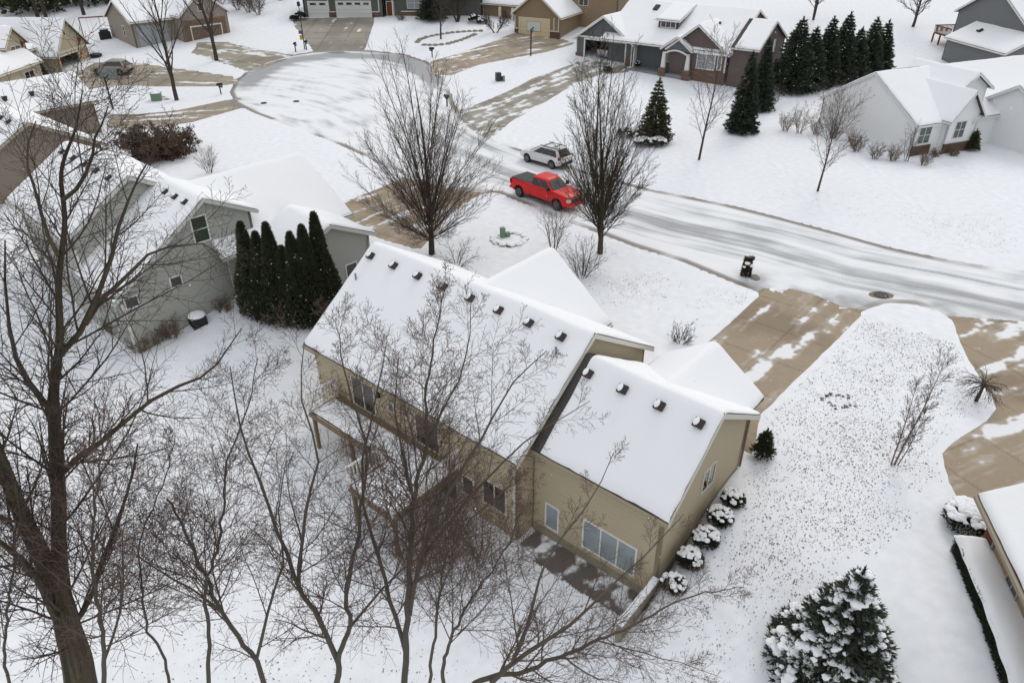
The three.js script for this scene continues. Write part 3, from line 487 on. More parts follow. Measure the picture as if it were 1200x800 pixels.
// ---- tan craftsman house with closed garage
{
  const H = house('tan_house', 'tan house with closed cream garage door and brown stone pillars', [0.47, -109.45], 2.2, -28, { wall: siding(0x8f7b62), trim: M.creamTrim });
  const st = brick(0xa39c94);
  const a = block(H, { axis: 'z', x0: -0.5, x1: 7.1, z0: -11.5, z1: 0.4, ridge: 3.2, ridgeY: 5.6, lo: 2.75, hi: 2.55, yb: -0.6, over: [0.4, 0.4, 0.3, 0.4] });
  const F = a.walls.F; garageDoor(F, 0.75, 0.02, 4.5, 2.15, M.doorCream, 0);
  for (const [s, e] of [[0, 0.55], [5.45, 6.75]]) { plate(F, 'stone_base', s, -0.5, e, 0.75, st, 0.09); plate(F, 'ledge', s - 0.02, 0.76, e + 0.04, 0.88, M.creamTrim, 0.13); }
  for (const s of [0.0, 5.9, 6.6]) mesh('corner_board', on(F, [box(s, s + 0.14, 0.88, 2.5, 0.002, 0.06)]), M.creamTrim, H.g);
  const b = block(H, { axis: 'x', x0: -11.5, x1: 0.2, z0: -14, z1: -5.3, ridge: -9.6, ridgeY: 6.4, lo: 2.9, hi: 2.9, yb: -0.6, over: [0.4, 0.2, 0.4, 0.5] });
  const B = b.walls.F; win(B, 1.2, 0.9, 1.5, 1.6, { cols: 2, glass: M.paleGlass, trim: M.creamTrim }); plate(B, 'stone_base', 0.1, -0.5, 0.9, 0.9, st, 0.08); plate(B, 'stone_base', 3.4, -0.5, 4.6, 0.9, st, 0.08); plate(B, 'ledge', 3.4, 0.91, 4.6, 1.03, M.creamTrim, 0.12);
  plate(B, 'front_door', 5.6, -0.2, 6.6, 2.0, M.brownWood, 0.05);
  for (const x of [-5.1, -3.0]) { mesh('porch_pillar', box(x - 0.16, x + 0.16, 0.8, 2.6, -5.0, -4.7), M.creamTrim, H.g); mesh('stone_base', boxUV(box(x - 0.3, x + 0.3, -0.5, 0.8, -5.15, -4.55)), st, H.g); }
  const t = block(H, { axis: 'z', x0: 5.2, x1: 12.6, z0: -22, z1: -6.2, ridge: 8.9, ridgeY: 9.4, lo: 5.6, hi: 5.6, yb: -0.8 }); win(t.walls.F, 1.1, 3.4, 1.3, 1.2, { cols: 2, trim: M.creamTrim }); win(t.walls.L, 12.6, 3.5, 1.2, 1.2, { cols: 2, trim: M.creamTrim });
}
// ---- grey craftsman house with open garage
const RG = [8.06, -99.25];
{
  const H = house('grey_house', 'dark grey craftsman house with open double garage, arched porch and shed dormer', RG, 1.0, -35, { wall: siding(0x62676a), trim: M.whiteTrim });
  const st = brick(0xb4afa8), bw = siding(0x675a57);
  const a = block(H, { axis: 'z', x0: -0.25, x1: 8.35, z0: -9.5, z1: 0.45, ridge: 4.0, ridgeY: 5.35, lo: 2.45, hi: 2.45, yb: -0.6, over: [0.35, 0.35, 0.3, 0.45], holes: { F: [[1.3, 0.0, 6.9, 2.4]] } });
  const F = a.walls.F;
  mesh('door_casing', on(F, [box(1.12, 1.3, -0.1, 2.58, 0, 0.06), box(6.9, 7.08, -0.1, 2.58, 0, 0.06), box(1.3, 6.9, 2.4, 2.58, 0, 0.06), box(-0.05, 7.95, 2.62, 2.84, 0, 0.07), box(0, 0.14, 0.75, 2.6, 0, 0.05), box(7.76, 7.9, -0.1, 2.6, 0, 0.05)]), M.whiteTrim, H.g);
  plate(F, 'stone_base', 0, -0.5, 1.1, 0.75, st, 0.1); plate(F, 'stone_base', 7.1, -0.5, 7.75, 0.75, st, 0.1);
  plate(a.walls.L, 'stone_base', 8.2, -0.5, 9.1, 0.75, st, 0.1); win(a.walls.L, 8.45, 1.05, 0.5, 0.8, {});
  mesh('garage_floor', box(0.1, 8.0, -0.3, -0.05, -9.2, -0.2), M.grey, H.g);
  mesh('garage_back', box(0.3, 7.8, -0.04, 2.6, -7.9, -7.7), M.drywall, H.g);
  // main body, ridge along the front
  const b = block(H, { axis: 'x', x0: 4.0, x1: 20.75, z0: -15.5, z1: 1.0, ridge: -6.4, ridgeY: 6.6, lo: 2.8, hi: 2.9, yb: -0.8, over: [0.3, 0.35, 0.4, 1.6], mats: { R: bw } });
  // porch gable with arch on tapered columns
  const p = block(H, { axis: 'z', x0: 12.3, x1: 16.2, z0: -2, z1: 1.45, ridge: 14.25, ridgeY: 4.15, lo: 2.75, hi: 2.75, yb: 2.55, walls: 'F', over: [0.2, 0.2, 0.2, 0.2] });
  { const g = []; for (let i = 0; i < 14; i++) { const f = (t) => [12.75 + 3.0 * t, 2.15 + 0.45 * Math.sin(Math.PI * t)], [ax2, ay] = f(i / 14), [bx2, by] = f((i + 1) / 14); g.push(bar([ax2, ay, 1.28], [bx2, by, 1.28], 0.22, 0.16)); } mesh('porch_arch', join(g), M.whiteTrim, H.g); }
  for (const x of [12.75, 15.75]) { mesh('porch_column', new THREE.CylinderGeometry(0.22, 0.36, 1.75, 4).rotateY(Math.PI / 4).translate(x, 1.45, 1.2), M.whiteTrim, H.g); mesh('stone_base', boxUV(box(x - 0.42, x + 0.42, -0.5, 0.58, 0.8, 1.6)), st, H.g); }
  mesh('porch_floor', box(8.4, 16.2, -0.5, -0.04, -0.6, 1.5), M.grey, H.g);
  win(b.walls.F, 8.05, 0.9, 1.1, 1.2, { cols: 2 }); win(b.walls.F, 9.6, 0, 1.0, 2.05, { glass: M.black }); mesh('porch_panel', box(8.4, 8.5, -0.3, 2.5, -0.3, 0.5), M.whiteTrim, H.g);
  // brown front gable at the far end
  const c = block(H, { axis: 'z', x0: 12.9, x1: 20.5, z0: -5, z1: 1.3, ridge: 16.6, ridgeY: 5.6, lo: 2.75, hi: 2.75, yb: -0.8, over: [0.35, 0.35, 0.3, 0.5], walls: 'F', mats: { F: bw } });
  win(c.walls.F, 3.5, 0.95, 2.0, 1.5, { cols: 2, rows: 2, glass: M.paleGlass, trimW: 0.14 }); win(c.walls.F, 5.95, 1.0, 0.35, 1.4, { glass: M.paleGlass, trimW: 0.1 });
  plate(c.walls.F, 'stone_base', 2.4, -0.6, 6.9, 0.7, st, 0.1); mesh('corner_board', on(c.walls.F, [box(6.72, 6.9, 0.7, 2.6, 0.002, 0.06)]), M.whiteTrim, H.g);
  mesh('band_snow', on(c.walls.F, [box(2.3, 6.95, 2.56, 2.72, 0.002, 0.35)]), M.roofSnow, H.g);
  win(b.walls.R, 7.2, 4.4, 0.3, 0.6, { glass: M.whiteTrim });
  // dormer
  const d = block(H, { axis: 'x', x0: 10.1, x1: 13.1, z0: -6.2, z1: -1.35, ridge: -6.0, ridgeY: 6.6, lo: 6.55, hi: 5.35, yb: 3.0, over: [0.25, 0.25, 0.1, 0.3] });
  win(d.walls.F, 0.35, 4.5, 1.8, 0.6, { cols: 3 });
  // lower wing at the end
  const e = block(H, { axis: 'x', x0: 20.45, x1: 23.7, z0: -9, z1: 0.95, ridge: -3.9, ridgeY: 5.95, lo: 3.55, hi: 3.55, yb: -1.2, over: [0, 0.25, 0.3, 0.3], inset: [0.45, 0, 0, 0], walls: 'RFB', mats: { R: bw, F: bw, B: bw }, noRake: '-' });
  win(e.walls.R, 2.4, 2.4, 0.75, 1.2, { glass: M.paleGlass }); win(e.walls.R, 5.2, 2.6, 0.6, 1.2, { glass: M.paleGlass }); win(e.walls.R, 5.4, -0.2, 0.8, 1.5, { glass: M.paleGlass });
  mesh('roof_skylight', box(-0.3, 0.3, 0, 0.16, -0.5, 0.5).rotateX(0.45).translate(8.4, 6.0, -4.9), M.vent, H.g); roofVent(H, 17.2, b.roofY(-3.2) + 0.1, -3.2, 0.5, 1.1); ventPipe(H, 9.2, 4.75, -2.9, 0.3);
}
// ---- white ranch house
{
  const H = house('white_house', 'white sided house with broad blank gable and brick skirt behind brown shrubs', [34.10, -62.25], 0, -67, { wall: siding(0xf3f4f4), trim: new THREE.MeshStandardMaterial({ color: 0xd8d9d8, roughness: 0.6 }) });
  const bk = brick(0x9b938c);
  const a = block(H, { axis: 'z', x0: -11.2, x1: 0.15, z0: -24, z1: 0.1, ridge: -5.5, ridgeY: 5.95, lo: 2.6, hi: 2.7, yb: -0.4, over: [0.3, 0.15, 0.3, 0.1] });
  win(a.walls.R, 0.5, 1.08, 1.3, 1.35, { cols: 2, rows: 2, glass: M.greenGlass }); plate(a.walls.R, 'brick_skirt', 0, -0.4, 2.2, 0.88, bk, 0.08);
  const b = block(H, { axis: 'x', x0: -6, x1: 1.0, z0: -6.75, z1: -2.7, ridge: -4.75, ridgeY: 5.3, lo: 3.1, hi: 2.9, yb: -0.4, over: [0.1, 0.4, 0.3, 0.3], walls: 'RFB' });
  win(b.walls.R, 0.9, 1.35, 1.15, 1.35, { cols: 2, rows: 2, glass: M.greenGlass }); plate(b.walls.R, 'brick_skirt', 0, -0.4, 3.3, 0.95, bk, 0.1); plate(b.walls.R, 'ledge', 0, 0.96, 3.3, 1.06, H.trim, 0.13);
  mesh('gable_bracket', on(b.walls.R, [bar([2.9, 2.3, 0], [2.9, 3.0, 0.4], 0.14)]), M.whiteTrim, H.g);
  const c = block(H, { axis: 'x', x0: -7.5, x1: -0.6, z0: -8.9, z1: -4.0, ridge: -6.6, ridgeY: 6.3, lo: 4.9, hi: 4.2, yb: 2.5, over: [0.1, 0.45, 0.3, 0.3], walls: 'RFB' });
  const d = block(H, { axis: 'z', x0: -3.2, x1: 5.6, z0: -22, z1: -9.4, ridge: 1.2, ridgeY: 5.4, lo: 2.7, hi: 2.9, yb: -0.4, over: [0.3, 0.3, 0.3, 0.3], walls: 'LRF' });
  plate(d.walls.R, 'brick_skirt', 0, -0.4, 1.0, 1.0, bk, 0.08);
  for (const [x, z, len] of [[-6.1, -3.5, 5], [-1.6, -14.5, 6]]) mesh('ridge_vent', box(x - 0.12, x + 0.12, 0, 0.16, z - len / 2, z + len / 2).translate(0, a.roofY(x) + 0.1, 0), M.vent, H.g);
}
// ---- tall grey house with brown deck
{
  const o = [56.75, -101.40], H = house('slate_house', 'tall plain grey house with snowy lower roof and brown timber deck', o, 1.5, -82, { wall: siding(0x77797a), trim: M.whiteTrim });
  const a = block(H, { axis: 'z', x0: -0.6, x1: 12.2, z0: -12, z1: 0.35, ridge: 5.8, ridgeY: 8.3, lo: 4.75, hi: 4.75, yb: -0.6, over: [0.4, 0.4, 0.3, 0.35] });
  const b = block(H, { axis: 'x', x0: 3.3, x1: 14, z0: -2, z1: 3.6, ridge: -0.5, ridgeY: 4.2, lo: 3.9, hi: 2.3, yb: -0.6, over: [0.2, 0.3, 0.2, 0.3] });
  roofVent(H, 6.4, b.roofY(1.4) + 0.05, 1.4, 0.5, 1.3);
  const D = (x0, x1, y0, y1, z0, z1, n) => mesh(n, box(x0, x1, y0, y1, z0, z1), M.brownWood, H.g);
  D(-3.6, -0.4, 1.55, 1.7, -2.6, 0.2, 'deck_floor'); mesh('deck_snow', box(-3.5, -0.45, 1.704, 1.78, -2.5, 0.1), M.roofSnow, H.g);
  for (const [x, z] of [[-3.55, 0.15], [-3.55, -2.55], [-2.2, 0.15]]) D(x - 0.08, x + 0.08, -0.5, 1.55, z - 0.08, z + 0.08, 'deck_post');
  D(-3.66, -0.4, 2.5, 2.62, 0.12, 0.22, 'deck_rail'); D(-3.66, -3.56, 2.5, 2.62, -2.6, 0.11, 'deck_rail'); D(-3.66, -0.4, 2.5, 2.62, -2.7, -2.61, 'deck_rail');
  for (let i = 0; i <= 16; i++) { D(-3.6 + i * 0.2, -3.55 + i * 0.2, 1.7, 2.5, 0.14, 0.19, 'baluster'); if (i < 14) D(-3.64, -3.58, 1.7, 2.5, -2.55 + i * 0.19, -2.5 + i * 0.19, 'baluster'); }
}
// ---- corner of the low tan house
{
  const H = house('ranch_house', 'low tan house with brick corner and snowy eave above a clipped hedge', [16.41, -18.23], -0.1, -101.5, { wall: siding(0x9a8568), trim: new THREE.MeshStandardMaterial({ color: 0x9b8f7e, roughness: 0.7 }) });
  const a = block(H, { axis: 'x', x0: -0.25, x1: 11, z0: -8, z1: 0.6, ridge: -3.7, ridgeY: 5.0, lo: 2.45, hi: 2.45, yb: -1.6, over: [0.32, 0.3, 0.3, 0.58] });
  const F = a.walls.F; plate(F, 'brick_corner', 0, -1.5, 0.62, 2.2, brick(0x9a6a4e), 0.05); win(F, 2.05, 0.4, 0.75, 0.85, { cols: 2 });
  mesh('downspout', on(F, [box(0.68, 0.76, -0.6, 2.1, 0.01, 0.08)]), M.grey, H.g);
}

// ------------------------------------------------------------------ vehicles (x forward, wheels on y = 0)
const paint = (hex) => new THREE.MeshPhysicalMaterial({ color: hex, roughness: 0.55, clearcoat: 0.2, clearcoatRoughness: 0.1 });
// a body pressed from its side outline, with open wheel arches, drawn in towards nose, tail and shoulders
function shell(outline, arches, floor, halfW, nose, tail) {
  const s = new THREE.Shape(); outline.forEach((p, i) => (i ? s.lineTo(...p) : s.moveTo(...p)));
  for (const [x, y, r] of arches) { const a = Math.asin((floor - y) / r), dx = r * Math.cos(a); s.lineTo(x + dx, floor); s.absarc(x, y, r, a, Math.PI - a, false); }
  s.closePath();
  const g = new THREE.ExtrudeGeometry(s, { depth: 2 * halfW - 0.16, bevelEnabled: true, bevelThickness: 0.08, bevelSize: 0.045, bevelSegments: 3, curveSegments: 14, steps: 1 }).translate(0, 0, -(halfW - 0.08)), p = g.attributes.position;
  for (let i = 0; i < p.count; i++) { const x = p.getX(i), y = p.getY(i); p.setZ(i, p.getZ(i) * (1 - 0.16 * smooth(nose - 0.75, nose, x) - 0.1 * smooth(tail + 0.5, tail, x)) * (1 - 0.07 * smooth(0.8, 1.3, y) - 0.03 * smooth(0.6, 0.3, y))); }
  return toCreasedNormals(g, 0.5);
}
// a panel on the quad a b c d (counter-clockwise from outside), inset and lifted
function panel(q, inset, lift) {
  const [a, b, c, d] = q.map((p) => V(...p)), n = b.clone().sub(a).cross(d.clone().sub(a)).normalize(), at = (s, t) => a.clone().lerp(b, s).lerp(d.clone().lerp(c, s), t);
  const [il, ir, ib, it] = inset, p = [at(il, ib), at(1 - ir, ib), at(1 - ir, 1 - it), at(il, 1 - it)].map((v) => v.addScaledVector(n, lift).toArray());
  return prism(p, n.clone().multiplyScalar(-lift * 1.6).toArray());
}
function wheel(car, x, z, r, w) {
  const t = mesh('wheel', new THREE.TorusGeometry(r - 0.085, 0.1, 12, 28).scale(1, 1, w / 0.2).translate(x, r, z), M.rubber, car), s = Math.sign(z);
  const spokes = [new THREE.CylinderGeometry(0.06, 0.06, 0.05, 12).rotateX(Math.PI / 2).translate(x, r, z + s * w * 0.36), new THREE.TorusGeometry(r * 0.62, 0.025, 6, 24).translate(x, r, z + s * w * 0.36)];
  for (let i = 0; i < 5; i++) { const a = (i * Math.PI * 2) / 5; spokes.push(bar([x, r, z + s * w * 0.36], [x + Math.cos(a) * r * 0.62, r + Math.sin(a) * r * 0.62, z + s * w * 0.36], 0.07, 0.04)); }
  mesh('rim', join(spokes), M.alloy, t); mesh('brake_disc', new THREE.CylinderGeometry(r * 0.62, r * 0.62, 0.04, 20).rotateX(Math.PI / 2).translate(x, r, z + s * w * 0.2), M.darkGrey, t);
}
function cabin(car, o, mat) { // tapered glasshouse with its panes
  const { x0, x1, t0, t1, wb, wt, yb, yt } = o;
  const B = [[x0, yb, wb], [x1, yb, wb], [x1, yb, -wb], [x0, yb, -wb]], Tq = [[t0, yt, wt], [t1, yt, wt], [t1, yt, -wt], [t0, yt, -wt]];
  const cr = o.crown ?? 0.05;
  // body of the cabin: rounded frustum
  const lv = [[0, 0], [0.8, 0.8], [0.93, 0.915], [1, 0.985]], P = [], I = [], N = 4;
  const ringAt = (f, g) => { const r = 0.15, xa = mix(x0, t0, g), xb = mix(x1, t1, g), w = mix(wb, wt, g), y = mix(yb, yt, f); return [[xa + r, w], [xb - r, w], [xb, w - r], [xb, -w + r], [xb - r, -w], [xa + r, -w], [xa, -w + r], [xa, w - r]].map(([x, z]) => [x, y, z]); };
  const rows = lv.map(([f, g]) => ringAt(f, g)); rows.push(ringAt(1 + cr / (yt - yb), 1).map(([x, y, z]) => [mix((t0 + t1) / 2, x, 0.86), y, z * 0.82]));
  rows.forEach((r) => r.forEach((p) => P.push(...p)));
  for (let j = 0; j < rows.length - 1; j++) for (let k = 0; k < 8; k++) { const a = j * 8 + k, b = j * 8 + ((k + 1) % 8); I.push(a, b, a + 8, b, b + 8, a + 8); }
  const top = (rows.length - 1) * 8; for (let k = 1; k < 7; k++) I.push(top, top + k, top + k + 1);
  mesh('cabin', toCreasedNormals(geoFrom(P, I), 0.5), mat, car);
  const q = (i, j) => [B[i], B[j], Tq[j], Tq[i]];
  mesh('windscreen', panel(q(1, 2), [0.07, 0.07, 0.04, 0.14], 0.025), M.glass, car); mesh('rear_window', panel(q(3, 0), o.rear || [0.1, 0.1, 0.12, 0.16], 0.025), M.glass, car);
  for (const [side, f] of [[q(0, 1), 1], [q(2, 3), -1]]) for (const [a, b] of o.side) mesh('side_window', panel(side, f > 0 ? [a, 1 - b, 0.08, 0.16] : [1 - b, a, 0.08, 0.16], 0.022), M.glass, car);
}
function pickup(name, label, pos, turn, hex, cover) {
  const car = thing(name, label, 'pickup truck', pos, turn), mat = paint(hex);
  mesh('body', shell([[-2.88, 0.56], [-2.9, 1.22], [-2.84, 1.26], [-0.95, 1.27], [1.3, 1.27], [1.7, 1.25], [2.5, 1.17], [2.76, 1.08], [2.86, 0.92], [2.88, 0.6], [2.8, 0.5]], [[1.85, 0.43, 0.54], [-1.95, 0.43, 0.54]], 0.48, 0.97, 2.9, -2.9), mat, car);
  cabin(car, { x0: -0.88, x1: 1.42, t0: -0.72, t1: 0.62, wb: 0.86, wt: 0.7, yb: 1.24, yt: 1.9, side: [[0.08, 0.44], [0.49, 0.9]] }, mat);
  mesh(cover ? 'bed_cover' : 'bed', box(-2.82, -0.9, 1.3, 1.36, -0.82, 0.82), cover ? new THREE.MeshStandardMaterial({ color: 0x3b3d40, roughness: 0.7 }) : M.black, car);
  for (const x of [-1.95, 1.85]) { mesh('wheel_well', box(x - 0.56, x + 0.56, 0.5, 1.1, -0.68, 0.68), M.black, car); for (const z of [-0.84, 0.84]) wheel(car, x, z, 0.41, 0.27); }
  mesh('grille', box(2.82, 2.93, 0.72, 1.02, -0.55, 0.55), M.darkGrey, car); mesh('front_bumper', box(2.7, 2.98, 0.46, 0.66, -0.86, 0.86), mat, car); mesh('rear_bumper', box(-3.0, -2.82, 0.5, 0.68, -0.88, 0.88), cover ? mat : M.alloy, car);
  for (const s of [-1, 1]) { mesh('headlight', box(2.7, 2.91, 0.82, 1.03, s * 0.72 - 0.15, s * 0.72 + 0.15), new THREE.MeshPhysicalMaterial({ color: 0xc9c5b8, roughness: 0.15, clearcoat: 1 }), car); mesh('tail_light', box(-2.94, -2.85, 0.88, 1.24, s * 0.84 - 0.07, s * 0.84 + 0.07), M.red, car); mesh('mirror', join([box(1.0, 1.16, 1.3, 1.56, s * 1.06 - 0.1, s * 1.06 + 0.1), bar([1.06, 1.34, s * 0.9], [1.06, 1.38, s * 1.0], 0.06)]), M.black, car); mesh('door_handle', join([0.05, 0.95].map((x) => box(x - 0.1, x + 0.1, 1.06, 1.1, s * 0.97 - 0.025, s * 0.97 + 0.025))), mat, car); mesh('sill', box(-0.9, 1.3, 0.4, 0.5, s * 0.92 - 0.06, s * 0.92 + 0.06), M.black, car); }
  mesh('underbody', box(-2.6, 2.6, 0.3, 0.55, -0.6, 0.6), M.black, car);
  mesh('number_plate', box(-2.97, -2.95, 0.72, 0.84, -0.16, 0.16).translate(-0.035, 0, 0), M.whiteTrim, car);
  return car;
}
function crossover(name, label, pos, turn, hex, rails) {
  const car = thing(name, label, 'car', pos, turn), mat = paint(hex), k = 0.9;
  mesh('body', shell([[-2.16, 0.46], [-2.22, 0.72], [-2.18, 0.96], [-2.02, 1.02], [0.9, 1.0], [1.3, 0.99], [1.75, 0.92], [2.0, 0.82], [2.15, 0.68], [2.18, 0.5], [2.1, 0.4]], [[1.34, 0.37, 0.45], [-1.33, 0.37, 0.45]], 0.38, 0.92, 2.2, -2.2), mat, car);
  cabin(car, { x0: -2.16, x1: 1.3, t0: -1.66, t1: 0.06, wb: 0.83, wt: 0.61, yb: 0.97, yt: 1.6, crown: 0.07, side: [[0.1, 0.34], [0.35, 0.6], [0.61, 0.86]], rear: [0.07, 0.07, 0.08, 0.1] }, mat);
  for (const x of [-1.33, 1.34]) { mesh('wheel_well', box(x - 0.47, x + 0.47, 0.42, 0.9, -0.62, 0.62), M.black, car); for (const z of [-0.8, 0.8]) wheel(car, x, z, 0.35, 0.22); }
  mesh('lower_trim', join([box(-2.1, 2.0, 0.26, 0.4, -0.6, 0.6), box(-0.85, 0.85, 0.3, 0.42, -0.88, 0.88), box(-2.28, -2.1, 0.36, 0.6, -0.72, 0.72)]), M.black, car);
  mesh('grille', box(2.12, 2.25, 0.5, 0.62, -0.4, 0.4), M.black, car); mesh('number_plate', box(-2.3, -2.26, 0.76, 0.88, -0.15, 0.15), M.whiteTrim, car);
  for (const s of [-1, 1]) { mesh('headlight', box(1.98, 2.18, 0.62, 0.74, s * 0.62 - 0.13, s * 0.62 + 0.13), M.paleGlass, car); mesh('tail_light', box(-2.22, -1.98, 0.86, 1.08, s * 0.78 - 0.09, s * 0.78 + 0.09), M.red, car); mesh('mirror', box(0.72, 0.86, 1.0, 1.14, s * 0.95 - 0.09, s * 0.95 + 0.09), mat, car); if (rails) mesh('roof_rail', join([bar([-1.6, 1.66, s * 0.58], [0.15, 1.66, s * 0.58], 0.04)]), M.black, car); }
  if (rails) for (const x of [-1.2, -0.3]) mesh('cross_bar', bar([x, 1.7, -0.58], [x, 1.7, 0.58], 0.05, 0.03), M.black, car);
  return car;
}
const deg = THREE.MathUtils.degToRad;
pickup('pickup_truck', 'bright red crew cab pickup with dark bed cover parked along the kerb', [2.55, 0.02, -51.95], deg(-45.4), 0xd10407, true);
crossover('suv', 'white suv with roof rails parked on the street behind the red pickup', [2.83, 0.02, -60.59], deg(137.9), 0xdadbdc, true);
crossover('suv', 'champagne coloured suv on the driveway before the open single garage', [-47.79, 0.6, -91.98], deg(178), 0x9c9489, false);
{ const c = Math.cos(deg(-35)), s = Math.sin(deg(-35)), u = 3.6, w = -3.6; pickup('pickup_truck', 'white pickup parked inside the open double garage of the grey house', [RG[0] + u * c + w * s, 0.97, RG[1] - u * s + w * c], deg(-35 + 90), 0xc9cacb, false); }

// ------------------------------------------------------------------ street furniture
function mailbox(label, [x, y, z], turn, mat = M.black) {
  const m = thing('mailbox', label, 'mailbox', [x, y, z], turn, 'mailboxes along the street');
  mesh('post', join([box(-0.055, 0.055, -0.2, 1.12, -0.055, 0.055), bar([0, 0.75, 0], [0.3, 1.0, 0], 0.06)]), mat, m);
  mesh('box', join([box(-0.28, 0.34, 1.0, 1.14, -0.12, 0.12), new THREE.CylinderGeometry(0.12, 0.12, 0.62, 14, 1, false, 0, Math.PI).rotateZ(Math.PI / 2).rotateX(-Math.PI / 2 * 0).translate(0.03, 1.14, 0)]), mat, m);
  mesh('newspaper_tube', new THREE.CylinderGeometry(0.08, 0.08, 0.42, 10).rotateZ(Math.PI / 2).translate(0.12, 0.86, 0.08), mat, m);
}
mailbox('black mailbox at the end of the brown shrub driveway', G(-32.18, -83.73), 0.2);
mailbox('black mailbox beside the yellow yard marker post', G(-26.71, -101.40), 1.4);
mailbox('dark mailbox standing apart on the snowy verge near the yellow marker post', G(-27.89, -100.50), 1.5);
mailbox('black mailbox below the oval planting bed', G(-10.10, -98.37), 2.9);
mailbox('dark mailbox near the street at the tan driveway mouth', G(-6.83, -79.05), 2.4, M.darkGrey);
{ // lamp post with yellow tag
  const l = thing('lamp_post', 'slim black lamp post with a yellow marker and small flag', 'lamp post', G(-27.02, -101.76));
  mesh('pole', rod([0, -0.3, 0], [0, 5.2, 0], 0.07, 0.045, 10), M.black, l); mesh('lantern', join([box(-0.16, 0.16, 5.2, 5.6, -0.16, 0.16), new THREE.ConeGeometry(0.26, 0.22, 4).rotateY(Math.PI / 4).translate(0, 5.71, 0)]), M.black, l);
  mesh('marker', box(-0.42, -0.08, 1.2, 1.75, -0.03, 0.03), M.yellow, l); mesh('flag', box(-0.5, -0.06, 1.9, 2.3, -0.02, 0.02), new THREE.MeshStandardMaterial({ color: 0x6b5a78, roughness: 0.8 }), l);
}
function hoop(label, [x, y, z], turn, boardMat, postMat) {
  const h = thing('basketball_hoop', label, 'basketball hoop', [x, y, z], turn, 'basketball hoops on the driveways');
  mesh('pole', join([rod([0, -0.3, 0], [0, 3.3, 0], 0.09, 0.08, 10), bar([0, 3.1, 0], [0, 3.35, 0.75], 0.08), bar([0, 2.7, 0], [0, 3.05, 0.75], 0.06)]), postMat, h);
  const b = mesh('backboard', box(-0.9, 0.9, 2.9, 4.0, 0.78, 0.82), boardMat, h); mesh('frame', join([box(-0.93, 0.93, 3.99, 4.05, 0.76, 0.84), box(-0.93, 0.93, 2.85, 2.91, 0.76, 0.84), box(-0.95, -0.89, 2.9, 4.0, 0.76, 0.84), box(0.89, 0.95, 2.9, 4.0, 0.76, 0.84)]), M.grey, b);
  mesh('rim', new THREE.TorusGeometry(0.23, 0.02, 8, 24).rotateX(Math.PI / 2).translate(0, 3.05, 1.08), M.red, h); const sq = mesh('target_mark', join([box(-0.3, 0.3, 3.5, 3.54, 0.822, 0.828), box(-0.3, -0.26, 3.1, 3.5, 0.822, 0.828), box(0.26, 0.3, 3.1, 3.5, 0.822, 0.828)]), M.red, h);
}
hoop('basketball hoop with clear backboard beside the champagne suv driveway', G(-41.37, -77.69), Math.PI * 0.98, new THREE.MeshPhysicalMaterial({ color: 0xb9c2bd, roughness: 0.2, transmission: 0.6, thickness: 0 }), M.black);
hoop('basketball hoop on thick black pole between the tan and grey houses', G(2.39, -98.90), Math.PI * 0.86, new THREE.MeshStandardMaterial({ color: 0xb4b9ac, roughness: 0.4 }), M.black);
{ // utility boxes and stones
  const u = thing('utility_box', 'green utility box with snowy boulders under a street tree', 'utility box', G(-38.32, -81.40), 0.3); mesh('cabinet', join([box(-0.52, 0.52, -0.2, 0.75, -0.45, 0.45), box(-0.56, 0.56, 0.75, 0.83, -0.49, 0.49)]), M.greenBox, u); mesh('snow_cap', new THREE.SphereGeometry(0.55, 14, 8, 0, 7, 0, 1.57).scale(0.95, 0.18, 0.82).translate(0, 0.83, 0), M.roofSnow, u);
  const p = thing('utility_pedestal', 'small dark green utility pedestal on the snowy lawn by the tan driveway', 'utility pedestal', G(-1.59, -88.86), 0.4); mesh('cabinet', join([box(-0.28, 0.28, -0.2, 1.0, -0.28, 0.28), box(0.3, 0.6, -0.2, 0.55, -0.2, 0.2)]), M.darkGrey, p);
  const q = thing('utility_pedestal', 'thin grey pedestal post beside the dark green one', 'utility pedestal', G(-0.94, -88.70)); mesh('post', box(-0.12, 0.12, -0.2, 0.7, -0.12, 0.12), M.grey, q);
}
function rock(g, seed, r, flatten = 0.7) { const ge = new THREE.IcosahedronGeometry(r, 2), p = ge.attributes.position; for (let i = 0; i < p.count; i++) { const v = V(p.getX(i), p.getY(i), p.getZ(i)), k = 1 + 0.3 * noise(v.x / r + seed, v.y / r, v.z / r); p.setXYZ(i, v.x * k, v.y * k * flatten, v.z * k); } ge.computeVertexNormals(); return ge; }
for (const [i, p, r] of [[0, G(-38.11, -82.73), 0.32], [1, G(-37.41, -81.90), 0.36], [2, G(-39.36, -84.72), 0.3]]) {
  const o = thing('boulder', 'brown boulder capped with snow beside the green utility box', 'boulder', p, i, 'boulders at the utility box'); mesh('stone', rock(o, i, r), M.brownStone, o); mesh('snow_cap', rock(o, i + 0.3, r * 0.85, 0.5).translate(0, r * 0.32, 0), M.roofSnow, o);
}
